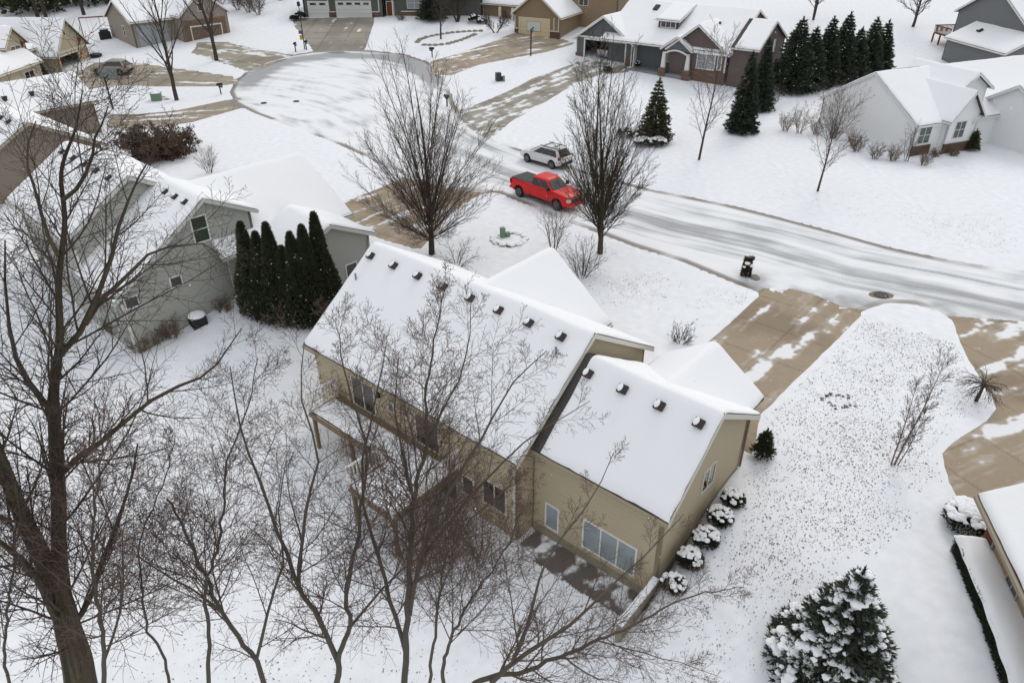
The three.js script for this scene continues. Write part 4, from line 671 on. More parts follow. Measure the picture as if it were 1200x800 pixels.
{ // ring of stones with a green service box on the front lawn
  const [cx, , cz] = G(-0.17, -44.92), R = rng(71);
  for (let i = 0; i < 13; i++) { const a = (i / 13) * Math.PI * 2 + 0.1 * R(), r = 0.24 + 0.1 * R(), x = cx + 1.05 * Math.cos(a), z = cz + 1.05 * Math.sin(a), o = thing('bed_stone', 'brown edging stone with snow on it in the small round bed', 'stone', G(x, z, 0.02), R() * 6, 'stones round the small bed'); mesh('stone', rock(o, i * 1.7, r), i % 3 ? M.stone : M.brownStone, o); mesh('snow_cap', rock(o, i * 1.7 + 0.2, r * 0.9, 0.5).translate(0, r * 0.33, 0), M.roofSnow, o); }
  const b = thing('service_box', 'small green service box inside the ring of stones', 'service box', G(-0.62, -45.20), 0.5); mesh('cabinet', join([box(-0.14, 0.14, -0.1, 0.75, -0.14, 0.14), box(0.2, 0.5, -0.1, 0.35, -0.15, 0.15)]), M.greenBox, b);
}
{ // stone edged oval bed with the small tree
  const R = rng(17), c = G(-8.62, -105.88), n = 46;
  const bedA = pts(-12.64, -104.73, -12.41, -105.88, -11.60, -107.04, -10.29, -108.03, -8.25, -109.12, -5.92, -109.73, -3.56, -110.02), bedB = pts(-11.61, -103.49, -10.14, -103.38, -8.49, -103.98, -6.89, -105.69, -5.48, -107.64, -4.82, -108.72);
  for (const line of [bedA, bedB]) for (let i = 1; i < line.length; i++) { const L = Math.hypot(line[i][0] - line[i - 1][0], line[i][1] - line[i - 1][1]), k = Math.max(1, Math.round(L / 0.75)); for (let j = 0; j < k; j++) { const t = j / k, x = mix(line[i - 1][0], line[i][0], t), z = mix(line[i - 1][1], line[i][1], t), o = mesh('edging_stone', rock(null, i * 3 + j, 0.4, 0.55), M.stone); o.position.set(...G(x, z, 0.04)); o.rotation.y = R() * 6; tag(o, 'grey edging stone bordering the oval snowy planting bed', 'stone', 'stones edging the oval bed'); } }
}
// manhole covers with bare rims
for (const [p, r, l] of [[G(21.10, -37.21, 0.03), 0.36, 'dark manhole cover in a bare patch at the main driveway mouth'], [G(-26.52, -80.40, 0.035), 0.3, 'dark manhole cover on the turning circle near the brown driveway'], [G(-23.22, -81.07, 0.035), 0.3, 'dark manhole cover towards the middle of the turning circle']]) {
  const o = thing('manhole_cover', l, 'manhole cover', p); mesh('frame', new THREE.TorusGeometry(r, 0.04, 6, 28).rotateX(Math.PI / 2), M.darkGrey, o); mesh('lid', new THREE.CylinderGeometry(r, r, 0.03, 28), M.black, o); if (r > 0.35) mesh('bare_patch', new THREE.CylinderGeometry(r * 1.5, r * 1.5, 0.012, 28).scale(1.3, 1, 0.8).translate(0, -0.012, 0), new THREE.MeshStandardMaterial({ color: 0x7d7058, roughness: 0.9 }), o);
}
{ // bucket / dark tub on the snow and outdoor furniture far back
  const t = thing('fire_pit', 'round dark fire pit cover lying on the snow beside the cream garage', 'fire pit', G(-52.76, -98.54)); mesh('bowl', new THREE.CylinderGeometry(0.75, 0.6, 0.4, 22).translate(0, 0.15, 0), M.black, t); mesh('lid', new THREE.SphereGeometry(0.78, 20, 8, 0, 7, 0, 1.3).scale(1, 0.25, 1).translate(0, 0.33, 0), M.darkGrey, t);
  const s = thing('swing_set', 'dark timber play swing frame beside the taupe house', 'swing set', G(-56.50, -107.83), 0.5); mesh('beam', bar([-1.9, 2.4, 0], [1.9, 2.4, 0], 0.14), M.brownWood, s); for (const x of [-1.9, 1.9]) for (const z of [-0.9, 0.9]) mesh('leg', bar([x, 2.4, 0], [x, -0.2, z], 0.12), M.brownWood, s); for (const x of [-0.8, 0.8]) mesh('swing_seat', join([box(x - 0.25, x + 0.25, 0.5, 0.55, -0.1, 0.1), rod([x - 0.24, 0.5, 0], [x - 0.24, 2.35, 0], 0.01), rod([x + 0.24, 0.5, 0], [x + 0.24, 2.35, 0], 0.01)]), M.black, s);
  const g = thing('grill_cart', 'covered dark grill cart against the taupe house end', 'grill', G(-54.88, -106.26), 0.6); mesh('cover', join([box(-0.7, 0.7, -0.1, 0.95, -0.35, 0.35), new THREE.CylinderGeometry(0.35, 0.35, 1.0, 14).rotateZ(Math.PI / 2).translate(0, 0.95, 0)]), M.black, g); mesh('snow_cap', box(-0.5, 0.5, 1.26, 1.34, -0.22, 0.22), M.roofSnow, g);
}

// ------------------------------------------------------------------ bare trees
class Tubes {
  constructor() { this.P = []; this.N = []; this.I = []; this.UV = []; this.tips = []; }
  add(pts, rad, n) {
    const base = this.P.length / 3, rough = n > 8 ? 0.16 : 0, seed = this.P.length % 91; let ref = null, run = 0;
    for (let i = 0; i < pts.length; i++) {
      const t = (i < pts.length - 1 ? pts[i + 1].clone().sub(pts[Math.max(0, i - 1)]) : pts[i].clone().sub(pts[i - 1])).normalize();
      if (!ref) ref = Math.abs(t.y) < 0.9 ? V(0, 1, 0) : V(1, 0, 0);
      const a = ref.clone().cross(t).normalize(), b = t.clone().cross(a); ref = b.lengthSq() > 0.1 ? b.clone().cross(a).negate().lengthSq() > 0 ? b : ref : ref;
      if (i) run += pts[i].distanceTo(pts[i - 1]); for (let k = 0; k < n; k++) { const w = (k / n) * Math.PI * 2, c = Math.cos(w), s = Math.sin(w), nx = a.x * c + b.x * s, ny = a.y * c + b.y * s, nz = a.z * c + b.z * s; const q = rad[i] * (1 + rough * (noise(c * 1.6 + seed, s * 1.6, run * 0.9) + 0.6 * noise(c * 4 + seed, s * 4, run * 0.5))); this.UV.push((k / n) * 6.28 * Math.max(rad[0], 0.03) * 1.4, run * 0.7); this.N.push(nx, ny, nz); this.P.push(pts[i].x + nx * q, pts[i].y + ny * q, pts[i].z + nz * q); }
    }
    for (let i = 0; i < pts.length - 1; i++) for (let k = 0; k < n; k++) { const a = base + i * n + k, b = base + i * n + ((k + 1) % n); this.I.push(a, b, a + n, b, b + n, a + n); }
  }
  geo() { const g = new THREE.BufferGeometry(); g.setAttribute('position', new THREE.Float32BufferAttribute(this.P, 3)); g.setAttribute('normal', new THREE.Float32BufferAttribute(this.N, 3)); g.setAttribute('uv', new THREE.Float32BufferAttribute(this.UV, 2)); g.setIndex(this.I); return g; }
}
const rnd3 = (R) => V(R() - 0.5, R() - 0.5, R() - 0.5).multiplyScalar(2);
// one branch with its children; o.lv[level] = { n, ratio, angle, wob, up, seg, sides, from, taper }
function grow(wood, fine, p, dir, len, r, lv, o, R) {
  const L = o.up !== undefined && lv === 1 ? { ...o.lv[lv], up: o.up } : o.lv[lv], n = L.seg, pts = [p.clone()], d = dir.clone().normalize(), rad = [r], end = r * (o.fan && lv === 0 ? 0.03 : L.taper ?? 0.3);
  for (let i = 1; i <= n; i++) { d.addScaledVector(rnd3(R), L.wob).add(V(0, L.up, 0)).normalize(); pts.push(pts[i - 1].clone().addScaledVector(d, len / n)); rad.push(Math.max(o.min, mix(r, end, i / n))); }
  (lv <= (o.woodLevels ?? 1) ? wood : fine).add(pts, rad, L.sides);
  sprout(wood, fine, pts, rad, len, lv, o, R);
}
function sprout(wood, fine, pts, rad, len, lv, o, R) {
  const N = o.lv[lv + 1]; if (!N) { fine.tips.push(pts[pts.length - 1]); if (R() < 0.25) fine.tips.push(pts[pts.length - 2].clone().lerp(pts[pts.length - 1], R())); return; }
  const count = Math.round(N.n * (0.75 + 0.5 * R()) * (o.byLength && lv >= 1 ? clamp(len / o.byLength, 0.35, 1.6) : 1)), from = N.from ?? 0.25; let az = R() * 6.28;
  for (let i = 0; i < count; i++) {
    const f = from + (1 - from) * ((i + R() * 0.9) / count), s = f * (pts.length - 1), k = Math.min(pts.length - 2, Math.floor(s)), q = pts[k].clone().lerp(pts[k + 1], s - k), t = pts[k + 1].clone().sub(pts[k]).normalize();
    az += 2.4 + 0.5 * (R() - 0.5); const a = (Math.abs(t.y) < 0.95 ? V(0, 1, 0) : V(1, 0, 0)).cross(t).normalize(), b = t.clone().cross(a), ang = (N.top ? mix(N.angle, N.top, f) : N.angle) * (0.75 + 0.5 * R());
    const cd = t.multiplyScalar(Math.cos(ang)).addScaledVector(a, Math.sin(ang) * Math.cos(az)).addScaledVector(b, Math.sin(ang) * Math.sin(az));
    if (o.fan && lv === 0) { const th = o.fan[0] + (o.fan[1] - o.fan[0]) * Math.pow((i + R()) / count, 0.8), g0 = pts[0].clone().lerp(pts[pts.length - 1], 0.1 + 0.3 * R() * (1.2 - th)); const dr = V(Math.cos(az) * Math.sin(th), Math.cos(th), Math.sin(az) * Math.sin(th)); grow(wood, fine, g0, dr, o.height * (0.86 - o.fan[2] * th) * (0.8 + 0.25 * R()), rad[0] * (0.27 - 0.1 * th), 1, o, R); continue; }
    const shape = o.shape && lv === 0 ? o.shape(f) : 1 - 0.55 * f;
    grow(wood, fine, q, cd, len * N.ratio * shape * (0.75 + 0.5 * R()), Math.min(mix(rad[k], rad[k + 1], s - k) * 0.75, Math.max(o.min, rad[k] * N.thick)), lv + 1, o, R);
  }
}
function budsOf(tips, size, R) { const P = [], I = []; for (const t of tips) { if (R() > 0.55) continue; const s = size * (0.6 + 0.8 * R()), b = P.length / 3; P.push(t.x, t.y + s * 1.4, t.z, t.x + s, t.y, t.z, t.x - s * 0.5, t.y, t.z + s * 0.87, t.x - s * 0.5, t.y, t.z - s * 0.87, t.x, t.y - s, t.z); for (const [x, y, z] of [[0, 1, 3], [0, 3, 2], [0, 2, 1], [4, 3, 1], [4, 2, 3], [4, 1, 2]]) I.push(b + x, b + z, b + y); } return geoFrom(P, I); }
function bareTree(name, label, [x, y, z], o, group, cat = 'tree') {
  const R = rng(o.seed), g = thing(name, label, cat, [x, y, z], 0, group), wood = new Tubes(), fine = new Tubes();
  for (const st of o.stems || [{ dir: [0.03, 1, 0.02] }]) grow(wood, fine, V(st.at?.[0] || 0, -0.15, st.at?.[1] || 0), V(...st.dir), o.height * (st.k || 1), o.r * (st.k || 1), 0, o, R);
  if (wood.I.length) mesh('trunk', wood.geo(), o.bark || M.bark, g); if (fine.I.length) mesh('crown', fine.geo(), o.twig || M.twig, g);
  if (o.buds) mesh('buds', budsOf(fine.tips, o.buds, R), o.budMat || M.bud, g).userData.kind = 'stuff';
  if (o.leaves) mesh('leaves', leavesOn(fine.tips, o.leaves, R, o.leafKeep || 1), o.leafMat || M.dryLeaf, g).userData.kind = 'stuff';
  return g;
}
function leavesOn(tips, size, R, keep) { const P = []; for (const t of tips) for (let k = 0; k < 3; k++) { if (R() > keep) continue; const c = t.clone().addScaledVector(rnd3(R), size * 1.5), a = rnd3(R).normalize().multiplyScalar(size * (0.6 + 0.7 * R())), b = rnd3(R).cross(a).normalize().multiplyScalar(size * 0.6); P.push(...c.clone().sub(a).toArray(), ...c.clone().add(b).toArray(), ...c.clone().add(a).toArray(), ...c.clone().sub(a).toArray(), ...c.clone().add(a).toArray(), ...c.clone().sub(b).toArray()); } return geoFrom(P, null); }
const ovalTree = (seed, height, r, dense = 1, extra = {}) => ({ seed, height, r, min: 0.0085, woodLevels: 1,  shape: (f) => mix(1.0, 0.3, f) * (0.82 + 0.3 * Math.sin(Math.PI * f)),
  lv: [{ seg: 9, wob: 0.05, up: 0.06, sides: 9, taper: 0.18 }, { n: 42 * dense, ratio: 0.58, angle: 1.12, top: 0.32, wob: 0.06, up: 0.062, seg: 8, sides: 5, from: 0.13, thick: 0.34, taper: 0.25 }, { n: 17 * dense, ratio: 0.3, angle: 0.5, wob: 0.08, up: 0.06, seg: 5, sides: 3, from: 0.1, thick: 0.5 }, { n: 9, ratio: 0.45, angle: 0.5, wob: 0.1, up: 0.04, seg: 2, sides: 3, from: 0.1, thick: 0.7 }], ...extra });
const smallTree = (seed, height, r, extra = {}) => ({ seed, height, r, min: 0.008, woodLevels: 0, shape: (f) => 0.5 + 0.6 * Math.sin(Math.PI * clamp(1.0 - f)),
  lv: [{ seg: 7, wob: 0.05, up: 0.06, sides: 7, taper: 0.15 }, { n: 20, ratio: 0.5, angle: 0.68, wob: 0.08, up: 0.08, seg: 6, sides: 4, from: 0.2, thick: 0.36 }, { n: 11, ratio: 0.42, angle: 0.6, wob: 0.1, up: 0.04, seg: 3, sides: 3, from: 0.15, thick: 0.55 }, { n: 4, ratio: 0.45, angle: 0.6, wob: 0.1, up: 0.02, seg: 2, sides: 3, from: 0.2, thick: 0.7 }], ...extra });
bareTree('oval_street_tree', 'broad oval leafless tree with many upright limbs at the sage house driveway', G(-5.08, -42.56), ovalTree(11, 11.4, 0.19, 1.0, { min: 0.0065, fan: [0.06, 1.22, 0.36], up: 0.03, bark: M.darkBark, twig: new THREE.MeshStandardMaterial({ color: 0x5a4c44, roughness: 0.9 }) }));
bareTree('pyramidal_street_tree', 'leafless street tree with forked trunk on the front lawn of the beige house', G(5.57, -42.68), ovalTree(23, 11.0, 0.18, 0.92, { min: 0.007, fan: [0.05, 0.8, 0.52], up: 0.035, bark: M.mossBark, twig: M.mossBark }));
bareTree('slender_tree', 'slender leafless tree across the street behind the forked street tree', G(7.03, -61.33), ovalTree(31, 9.0, 0.11, 0.6, { shape: (f) => 0.3 + 0.4 * Math.sin(Math.PI * clamp(1.0 - f)) }));
bareTree('young_tree', 'young reddish leafless tree standing between the lone spruce and the conifer pair', G(15.86, -61.33), smallTree(41, 8.6, 0.11, { twig: M.redTwig }));
bareTree('young_tree', 'small leafless tree in the snow before the white house shrubs', G(23.28, -53.79), smallTree(47, 6.2, 0.09, { twig: M.redTwig }));
bareTree('street_tree', 'vase shaped leafless tree beside the green utility box', G(-36.20, -81.40), ovalTree(53, 11, 0.24, 0.7, { shape: (f) => 0.8, lv: [{ seg: 8, wob: 0.07, up: 0.05, sides: 8, taper: 0.2 }, { n: 14, ratio: 0.75, angle: 0.5, wob: 0.06, up: 0.06, seg: 7, sides: 5, from: 0.14, thick: 0.5, taper: 0.2 }, { n: 9, ratio: 0.4, angle: 0.5, wob: 0.08, up: 0.04, seg: 4, sides: 3, from: 0.2, thick: 0.5 }, { n: 5, ratio: 0.45, angle: 0.5, wob: 0.1, up: 0.03, seg: 2, sides: 3, thick: 0.6 }], min: 0.01 }));
bareTree('street_tree', 'vase shaped leafless tree at the taupe house driveway', G(-37.05, -97.14), ovalTree(59, 11.5, 0.27, 0.6, { shape: (f) => 0.8, min: 0.012, lv: [{ seg: 8, wob: 0.07, up: 0.05, sides: 8, taper: 0.2 }, { n: 13, ratio: 0.75, angle: 0.55, wob: 0.07, up: 0.06, seg: 7, sides: 5, from: 0.14, thick: 0.5, taper: 0.2 }, { n: 9, ratio: 0.4, angle: 0.5, wob: 0.08, up: 0.04, seg: 4, sides: 3, from: 0.2, thick: 0.5 }, { n: 4, ratio: 0.45, angle: 0.5, wob: 0.1, up: 0.03, seg: 2, sides: 3, thick: 0.6 }] }));
bareTree('young_tree', 'narrow leafless tree in the middle of the oval bed', G(-9.63, -106.26), smallTree(61, 8, 0.13, { min: 0.014, shape: (f) => 0.3 + 0.3 * Math.sin(Math.PI * clamp(1.0 - f)) }));
bareTree('ornamental_tree', 'wide branching leafless tree on the lawn before the tan house', G(-7.87, -114.62), smallTree(67, 6.5, 0.2, { min: 0.015, stems: [{ dir: [0.3, 1, 0] }, { dir: [-0.5, 1, 0.2], k: 0.85 }, { dir: [0.1, 1, -0.4], k: 0.8 }] }));
bareTree('field_tree', 'lone round leafless tree in the open snow field', G(56.64, -111.96), ovalTree(73, 9, 0.2, 0.6, { min: 0.014 }));
bareTree('field_tree', 'tall double stemmed leafless tree behind the evergreen row', G(43.70, -115.54), smallTree(79, 9, 0.18, { min: 0.015, twig: M.redTwig, stems: [{ dir: [0.12, 1, 0] }, { dir: [-0.06, 1, 0.1], k: 0.8 }] }));
bareTree('ornamental_tree', 'low spreading reddish tree beside the tan house walk', G(-2.24, -109.04), smallTree(83, 2.6, 0.1, { min: 0.014, twig: M.redTwig, stems: [{ dir: [0.6, 0.8, 0] }, { dir: [-0.7, 0.7, 0.2] }] }));
bareTree('birch_sapling', 'thin multi stem leafless sapling on the snowy side lawn', G(15.41, -22.68), smallTree(89, 5.2, 0.045, { min: 0.005, shape: () => 0.28, twig: M.redTwig, bark: new THREE.MeshStandardMaterial({ color: 0x7d6e62, roughness: 0.9 }), stems: [{ dir: [0.12, 1, -0.1] }, { dir: [-0.06, 1, 0.05], k: 0.8, at: [-0.1, 0] }, { dir: [0.3, 1, 0.0], k: 0.6, at: [0.12, 0] }] }));
bareTree('weeping_tree', 'small mushroom shaped weeping tree at the bend of the tan driveway', G(21.02, -27.00), { seed: 97, height: 1.25, r: 0.09, min: 0.007, woodLevels: 0, bark: M.darkBark, shape: () => 1, lv: [{ seg: 4, wob: 0.06, up: 0, sides: 7, taper: 0.7 }, { n: 26, ratio: 0.75, angle: 1.15, wob: 0.12, up: -0.16, seg: 7, sides: 4, from: 0.82, thick: 0.32 }, { n: 7, ratio: 0.5, angle: 0.6, wob: 0.15, up: -0.2, seg: 4, sides: 3, thick: 0.6 }] });
// leaf-bearing rusty tree
bareTree('rusty_oak', 'round oak still full of rusty brown leaves beside the brown driveway', G(-30.17, -61.79), { seed: 101, height: 2.9, r: 0.11, min: 0.01, woodLevels: 0, stems: [...Array(11)].map((_, i) => { const a = i * 2.4, e = 0.25 + 0.85 * ((i * 0.618) % 1); return { dir: [Math.cos(a), e, Math.sin(a)], k: 0.8 + 0.25 * ((i * 0.37) % 1) }; }), shape: () => 0.9, lv: [{ seg: 6, wob: 0.12, up: 0.02, sides: 6 }, { n: 12, ratio: 0.5, angle: 0.7, wob: 0.12, up: 0.02, seg: 4, sides: 4, from: 0.1, thick: 0.4 }, { n: 9, ratio: 0.5, angle: 0.7, wob: 0.15, up: 0, seg: 3, sides: 3, thick: 0.6 }, { n: 4, ratio: 0.5, angle: 0.7, wob: 0.15, up: 0, seg: 2, sides: 3, thick: 0.6 }], leaves: 0.095, leafKeep: 0.8, twig: M.darkBark });

// ---- the near trees between the camera and the beige house
function tracedTree(name, label, o) {
  const R = rng(o.seed), wood = new Tubes(), fine = new Tubes(), first = o.limbs[0].p, gx = o.base[0], gz = o.base[1], gy = groundY(gx, gz);
  const g = thing(name, label, 'tree', [gx, gy, gz]);
  for (const l of o.limbs) {
    const c = []; for (let i = 0; i < l.p.length; i += 3) c.push(V(l.p[i] - gx, l.p[i + 1] - gy, l.p[i + 2] - gz));
    if (l.root) c.unshift(V((R() - 0.5) * 0.1, -0.3, (R() - 0.5) * 0.1));
    const curve = new THREE.CatmullRomCurve3(c, false, 'centripetal'), len = curve.getLength(), n = Math.max(6, Math.round(len / (l.r[0] > 0.12 ? 0.16 : 0.45))), P = curve.getPoints(n), rad = [];
    for (let i = 0; i <= n; i++) { if (i && l.r[0] <= 0.12) P[i].addScaledVector(rnd3(R), 0.025); rad.push(l.rr ? (() => { const q = (i / n) * (l.rr.length - 1), k = Math.min(l.rr.length - 2, Math.floor(q)); return mix(l.rr[k], l.rr[k + 1], q - k); })() : mix(l.r[0], l.r[1], Math.pow(i / n, l.pw ?? (l.root ? 0.8 : 1)))); }
    wood.add(P, rad, l.r[0] > 0.12 ? 18 : 7);
    if (l.r[0] <= 0.12 || 1) for (let i = 1; i < P.length; i++) P[i].addScaledVector(rnd3(R), l.r[0] > 0.12 ? 0.004 : 0);
    const keep = l.from !== undefined ? l.from * 0.8 : l.root ? 0.36 : 0.08, k0 = Math.floor(keep * n), part = P.slice(k0), pr = rad.slice(k0);
    const density = (l.n ?? 1) * o.n * clamp((len * (1 - keep)) / 5, 0.35, 1.8);
    const oo = { ...o, lv: [{}, { ...o.lv[0], n: density }, ...o.lv.slice(1)] };
    sproutAlong(wood, fine, part, pr, oo, R, l.reach ?? o.reach);
  }
  mesh('trunk', wood.geo(), o.bark || M.mossBark, g); mesh('crown', fine.geo(), o.twig || M.twig, g);
  if (o.buds) mesh('buds', budsOf(fine.tips, o.buds, R), M.bud, g).userData.kind = 'stuff';
  return g;
}
function sproutAlong(wood, fine, pts, rad, o, R, reach) {
  const N = o.lv[1], count = Math.round(N.n); let az = R() * 6.28;
  for (let i = 0; i < count; i++) {
    const f = Math.pow((i + R()) / count, 1.15), s = f * (pts.length - 1), k = Math.min(pts.length - 2, Math.floor(s)), q = pts[k].clone().lerp(pts[k + 1], s - k), t = pts[k + 1].clone().sub(pts[k]).normalize();
    az += 2.4; const a = (Math.abs(t.y) < 0.95 ? V(0, 1, 0) : V(1, 0, 0)).cross(t).normalize(), b = t.clone().cross(a), ang = N.angle * (0.75 + 0.5 * R());
    const cd = t.multiplyScalar(Math.cos(ang)).addScaledVector(a, Math.sin(ang) * Math.cos(az)).addScaledVector(b, Math.sin(ang) * Math.sin(az));
    grow(wood, fine, q, cd, reach * (0.5 + 0.8 * R()) * (1 - 0.68 * f), clamp(rad[k] * 0.4, o.min * 1.6, 0.022), 1, { ...o, woodLevels: 0 }, R);
  }
}
const nearLv = [{ angle: 0.75, wob: 0.11, up: 0.05, seg: 8, sides: 4, taper: 0.25 }, { n: 12, ratio: 0.48, angle: 0.78, wob: 0.13, up: 0.035, seg: 4, sides: 3, from: 0.1, thick: 0.6 }, { n: 7, ratio: 0.5, angle: 0.8, wob: 0.16, up: 0.02, seg: 2, sides: 3, from: 0.15, thick: 0.7 }];
tracedTree('forked_tree', 'large mossy forked tree with thick trunk and long reaching limbs behind the sage house', { seed: 201, base: [-6.4, -6.6], n: 15, reach: 2.2, min: 0.0027, lv: nearLv, bark: M.mossBark, limbs: [
  { root: 1, p: [-6.85, 8.44, -7.00, -6.61, 10.11, -7.00, -6.55, 11.02, -7.10, -6.52, 11.80, -7.40, -6.54, 12.41, -7.80, -6.53, 13.18, -8.20, -6.57, 13.80, -8.60, -6.35, 14.54, -8.80, -6.20, 15.37, -9.00, -5.97, 16.16, -9.20, -5.91, 16.80, -9.40, -5.61, 17.33, -9.50, -5.43, 17.78, -9.60], r: [0.4, 0.007], rr: [0.38, 0.25, 0.205, 0.145, 0.1, 0.098, 0.084, 0.066, 0.05, 0.043, 0.033, 0.024, 0.015, 0.006], from: 0.42, n: 1.2 },
  { p: [-6.62, 10.24, -7.05, -6.50, 11.24, -7.10, -6.59, 12.02, -7.20, -6.68, 12.74, -7.30, -6.73, 13.34, -7.40, -6.85, 13.97, -7.60, -6.94, 14.77, -7.80], rr: [0.16, 0.135, 0.11, 0.1, 0.09, 0.07, 0.045], r: [0.17, 0.035] },
  { p: [-6.60, 13.49, -8.50, -6.78, 13.71, -8.60, -7.15, 13.92, -8.90, -7.36, 14.29, -9.20, -7.41, 14.92, -9.60, -7.34, 15.65, -9.80], r: [0.055, 0.01] },
  { p: [-6.47, 12.80, -8.00, -6.23, 12.94, -8.30, -6.12, 12.84, -8.80, -5.90, 12.87, -9.60, -5.54, 12.82, -10.20, -5.26, 12.79, -10.60, -5.10, 12.96, -11.00, -4.84, 13.24, -11.30], r: [0.05, 0.008] },
  { p: [-6.04, 14.70, -9.00, -5.92, 14.92, -9.40, -5.87, 14.91, -9.90, -5.78, 15.03, -10.40, -5.64, 15.04, -10.80, -5.29, 14.89, -11.40, -5.06, 14.44, -11.80], r: [0.042, 0.007] },
  { p: [-6.49, 14.25, -8.80, -6.11, 14.63, -9.00, -5.75, 15.27, -9.20, -5.47, 15.80, -9.40, -5.35, 16.15, -9.60, -5.18, 16.48, -9.80, -4.90, 16.88, -10.00], r: [0.048, 0.007] },
  { p: [-6.08, 15.76, -9.00, -6.31, 16.10, -9.30, -6.41, 16.53, -9.50, -6.50, 16.93, -9.70, -6.40, 17.30, -10.00], r: [0.03, 0.008] },
  { p: [-5.91, 16.46, -9.20, -5.61, 16.74, -9.40, -5.44, 17.19, -9.60, -5.29, 17.52, -9.80], r: [0.03, 0.008] },
  { p: [-6.63, 10.11, -7.00, -6.57, 11.02, -6.95, -6.48, 12.30, -6.80, -6.52, 12.73, -6.70, -6.61, 13.14, -6.60], r: [0.07, 0.02] },
  { p: [-6.65, 10.48, -7.10, -6.35, 10.87, -7.40, -6.21, 11.32, -8.00, -6.02, 11.90, -8.60, -5.90, 12.52, -9.00], r: [0.05, 0.012] },
] });
const sapling = (label, seed, base, limbs, extra = {}) => tracedTree('maple_sapling', label, { seed, base, limbs, n: 15, reach: 1.85, min: 0.0027, lv: nearLv, bark: new THREE.MeshStandardMaterial({ color: 0x59544a, roughness: 0.95, bumpMap: snowBump, bumpScale: 0.01 }), twig: M.redTwig, buds: 0.0065, ...extra });
sapling('maple with straight central stem rising over the deck of the beige house', 211, [-1.35, -8.2], [
  { root: 1, p: [-2.10, 6.13, -8.40, -1.93, 8.11, -8.50, -1.80, 9.62, -8.60, -1.71, 10.65, -8.80, -1.58, 11.53, -9.00, -1.37, 12.35, -9.20, -1.36, 13.07, -9.50, -1.23, 13.90, -9.70, -1.03, 14.74, -10.00], r: [0.081, 0.0068], from: 0.5, n: 1.4 },
  { p: [-1.94, 7.86, -8.50, -2.12, 9.05, -8.60, -2.28, 9.92, -8.80, -2.45, 10.85, -9.00, -2.52, 11.53, -9.30, -2.20, 12.91, -9.60, -1.99, 13.85, -9.90], r: [0.045, 0.0068] },
  { p: [-1.82, 8.94, -8.60, -1.52, 10.48, -8.40, -1.20, 11.44, -8.60, -0.81, 12.08, -8.90, -0.38, 12.62, -9.30, 0.00, 13.14, -9.70, 0.55, 13.63, -10.00], r: [0.041, 0.0068] },
  { p: [-1.74, 9.62, -8.60, -1.41, 10.23, -9.00, -0.83, 10.66, -9.60, -0.15, 11.13, -10.20, 0.62, 11.59, -10.60, 1.42, 11.87, -11.00], r: [0.034, 0.0059] },
  { p: [-1.61, 11.34, -9.00, -1.79, 12.18, -9.20, -1.85, 12.96, -9.30, -1.75, 13.73, -9.60], r: [0.026, 0.0059] },
  { p: [-1.37, 12.35, -9.20, -1.03, 12.91, -9.60, -0.75, 13.53, -9.90, -0.64, 14.36, -10.10], r: [0.022, 0.0051] }]);
sapling('maple with v shaped twin stems on the snow below the deck', 223, [-2.5, -7.8], [
  { root: 1, from: 0.5, pw: 0.7, p: [-3.20, 6.85, -7.80, -3.05, 8.24, -7.90, -2.96, 8.77, -8.00, -2.76, 9.36, -8.10, -2.75, 10.10, -8.20, -2.54, 10.78, -8.50, -2.42, 11.62, -8.80, -2.28, 12.52, -9.00, -2.50, 13.13, -9.30, -2.66, 13.89, -9.60, -2.68, 14.38, -9.80], r: [0.074, 0.0051] },
  { p: [-3.04, 8.46, -8.00, -3.27, 9.54, -8.10, -3.52, 10.14, -8.20, -3.69, 10.79, -8.40, -3.90, 11.35, -8.70, -4.16, 12.08, -9.00, -4.33, 12.79, -9.30, -4.43, 13.57, -9.60], r: [0.050, 0.0076] },
  { p: [-3.52, 10.10, -8.20, -3.42, 10.88, -8.40, -3.26, 11.72, -8.70, -3.08, 12.35, -9.00, -3.28, 13.29, -9.30, -3.16, 14.04, -9.60], r: [0.034, 0.0059] },
  { p: [-2.76, 9.25, -8.10, -2.30, 9.77, -8.30, -1.88, 10.09, -8.60, -1.33, 10.23, -9.00, -0.76, 10.19, -9.40], r: [0.026, 0.0059] }]);
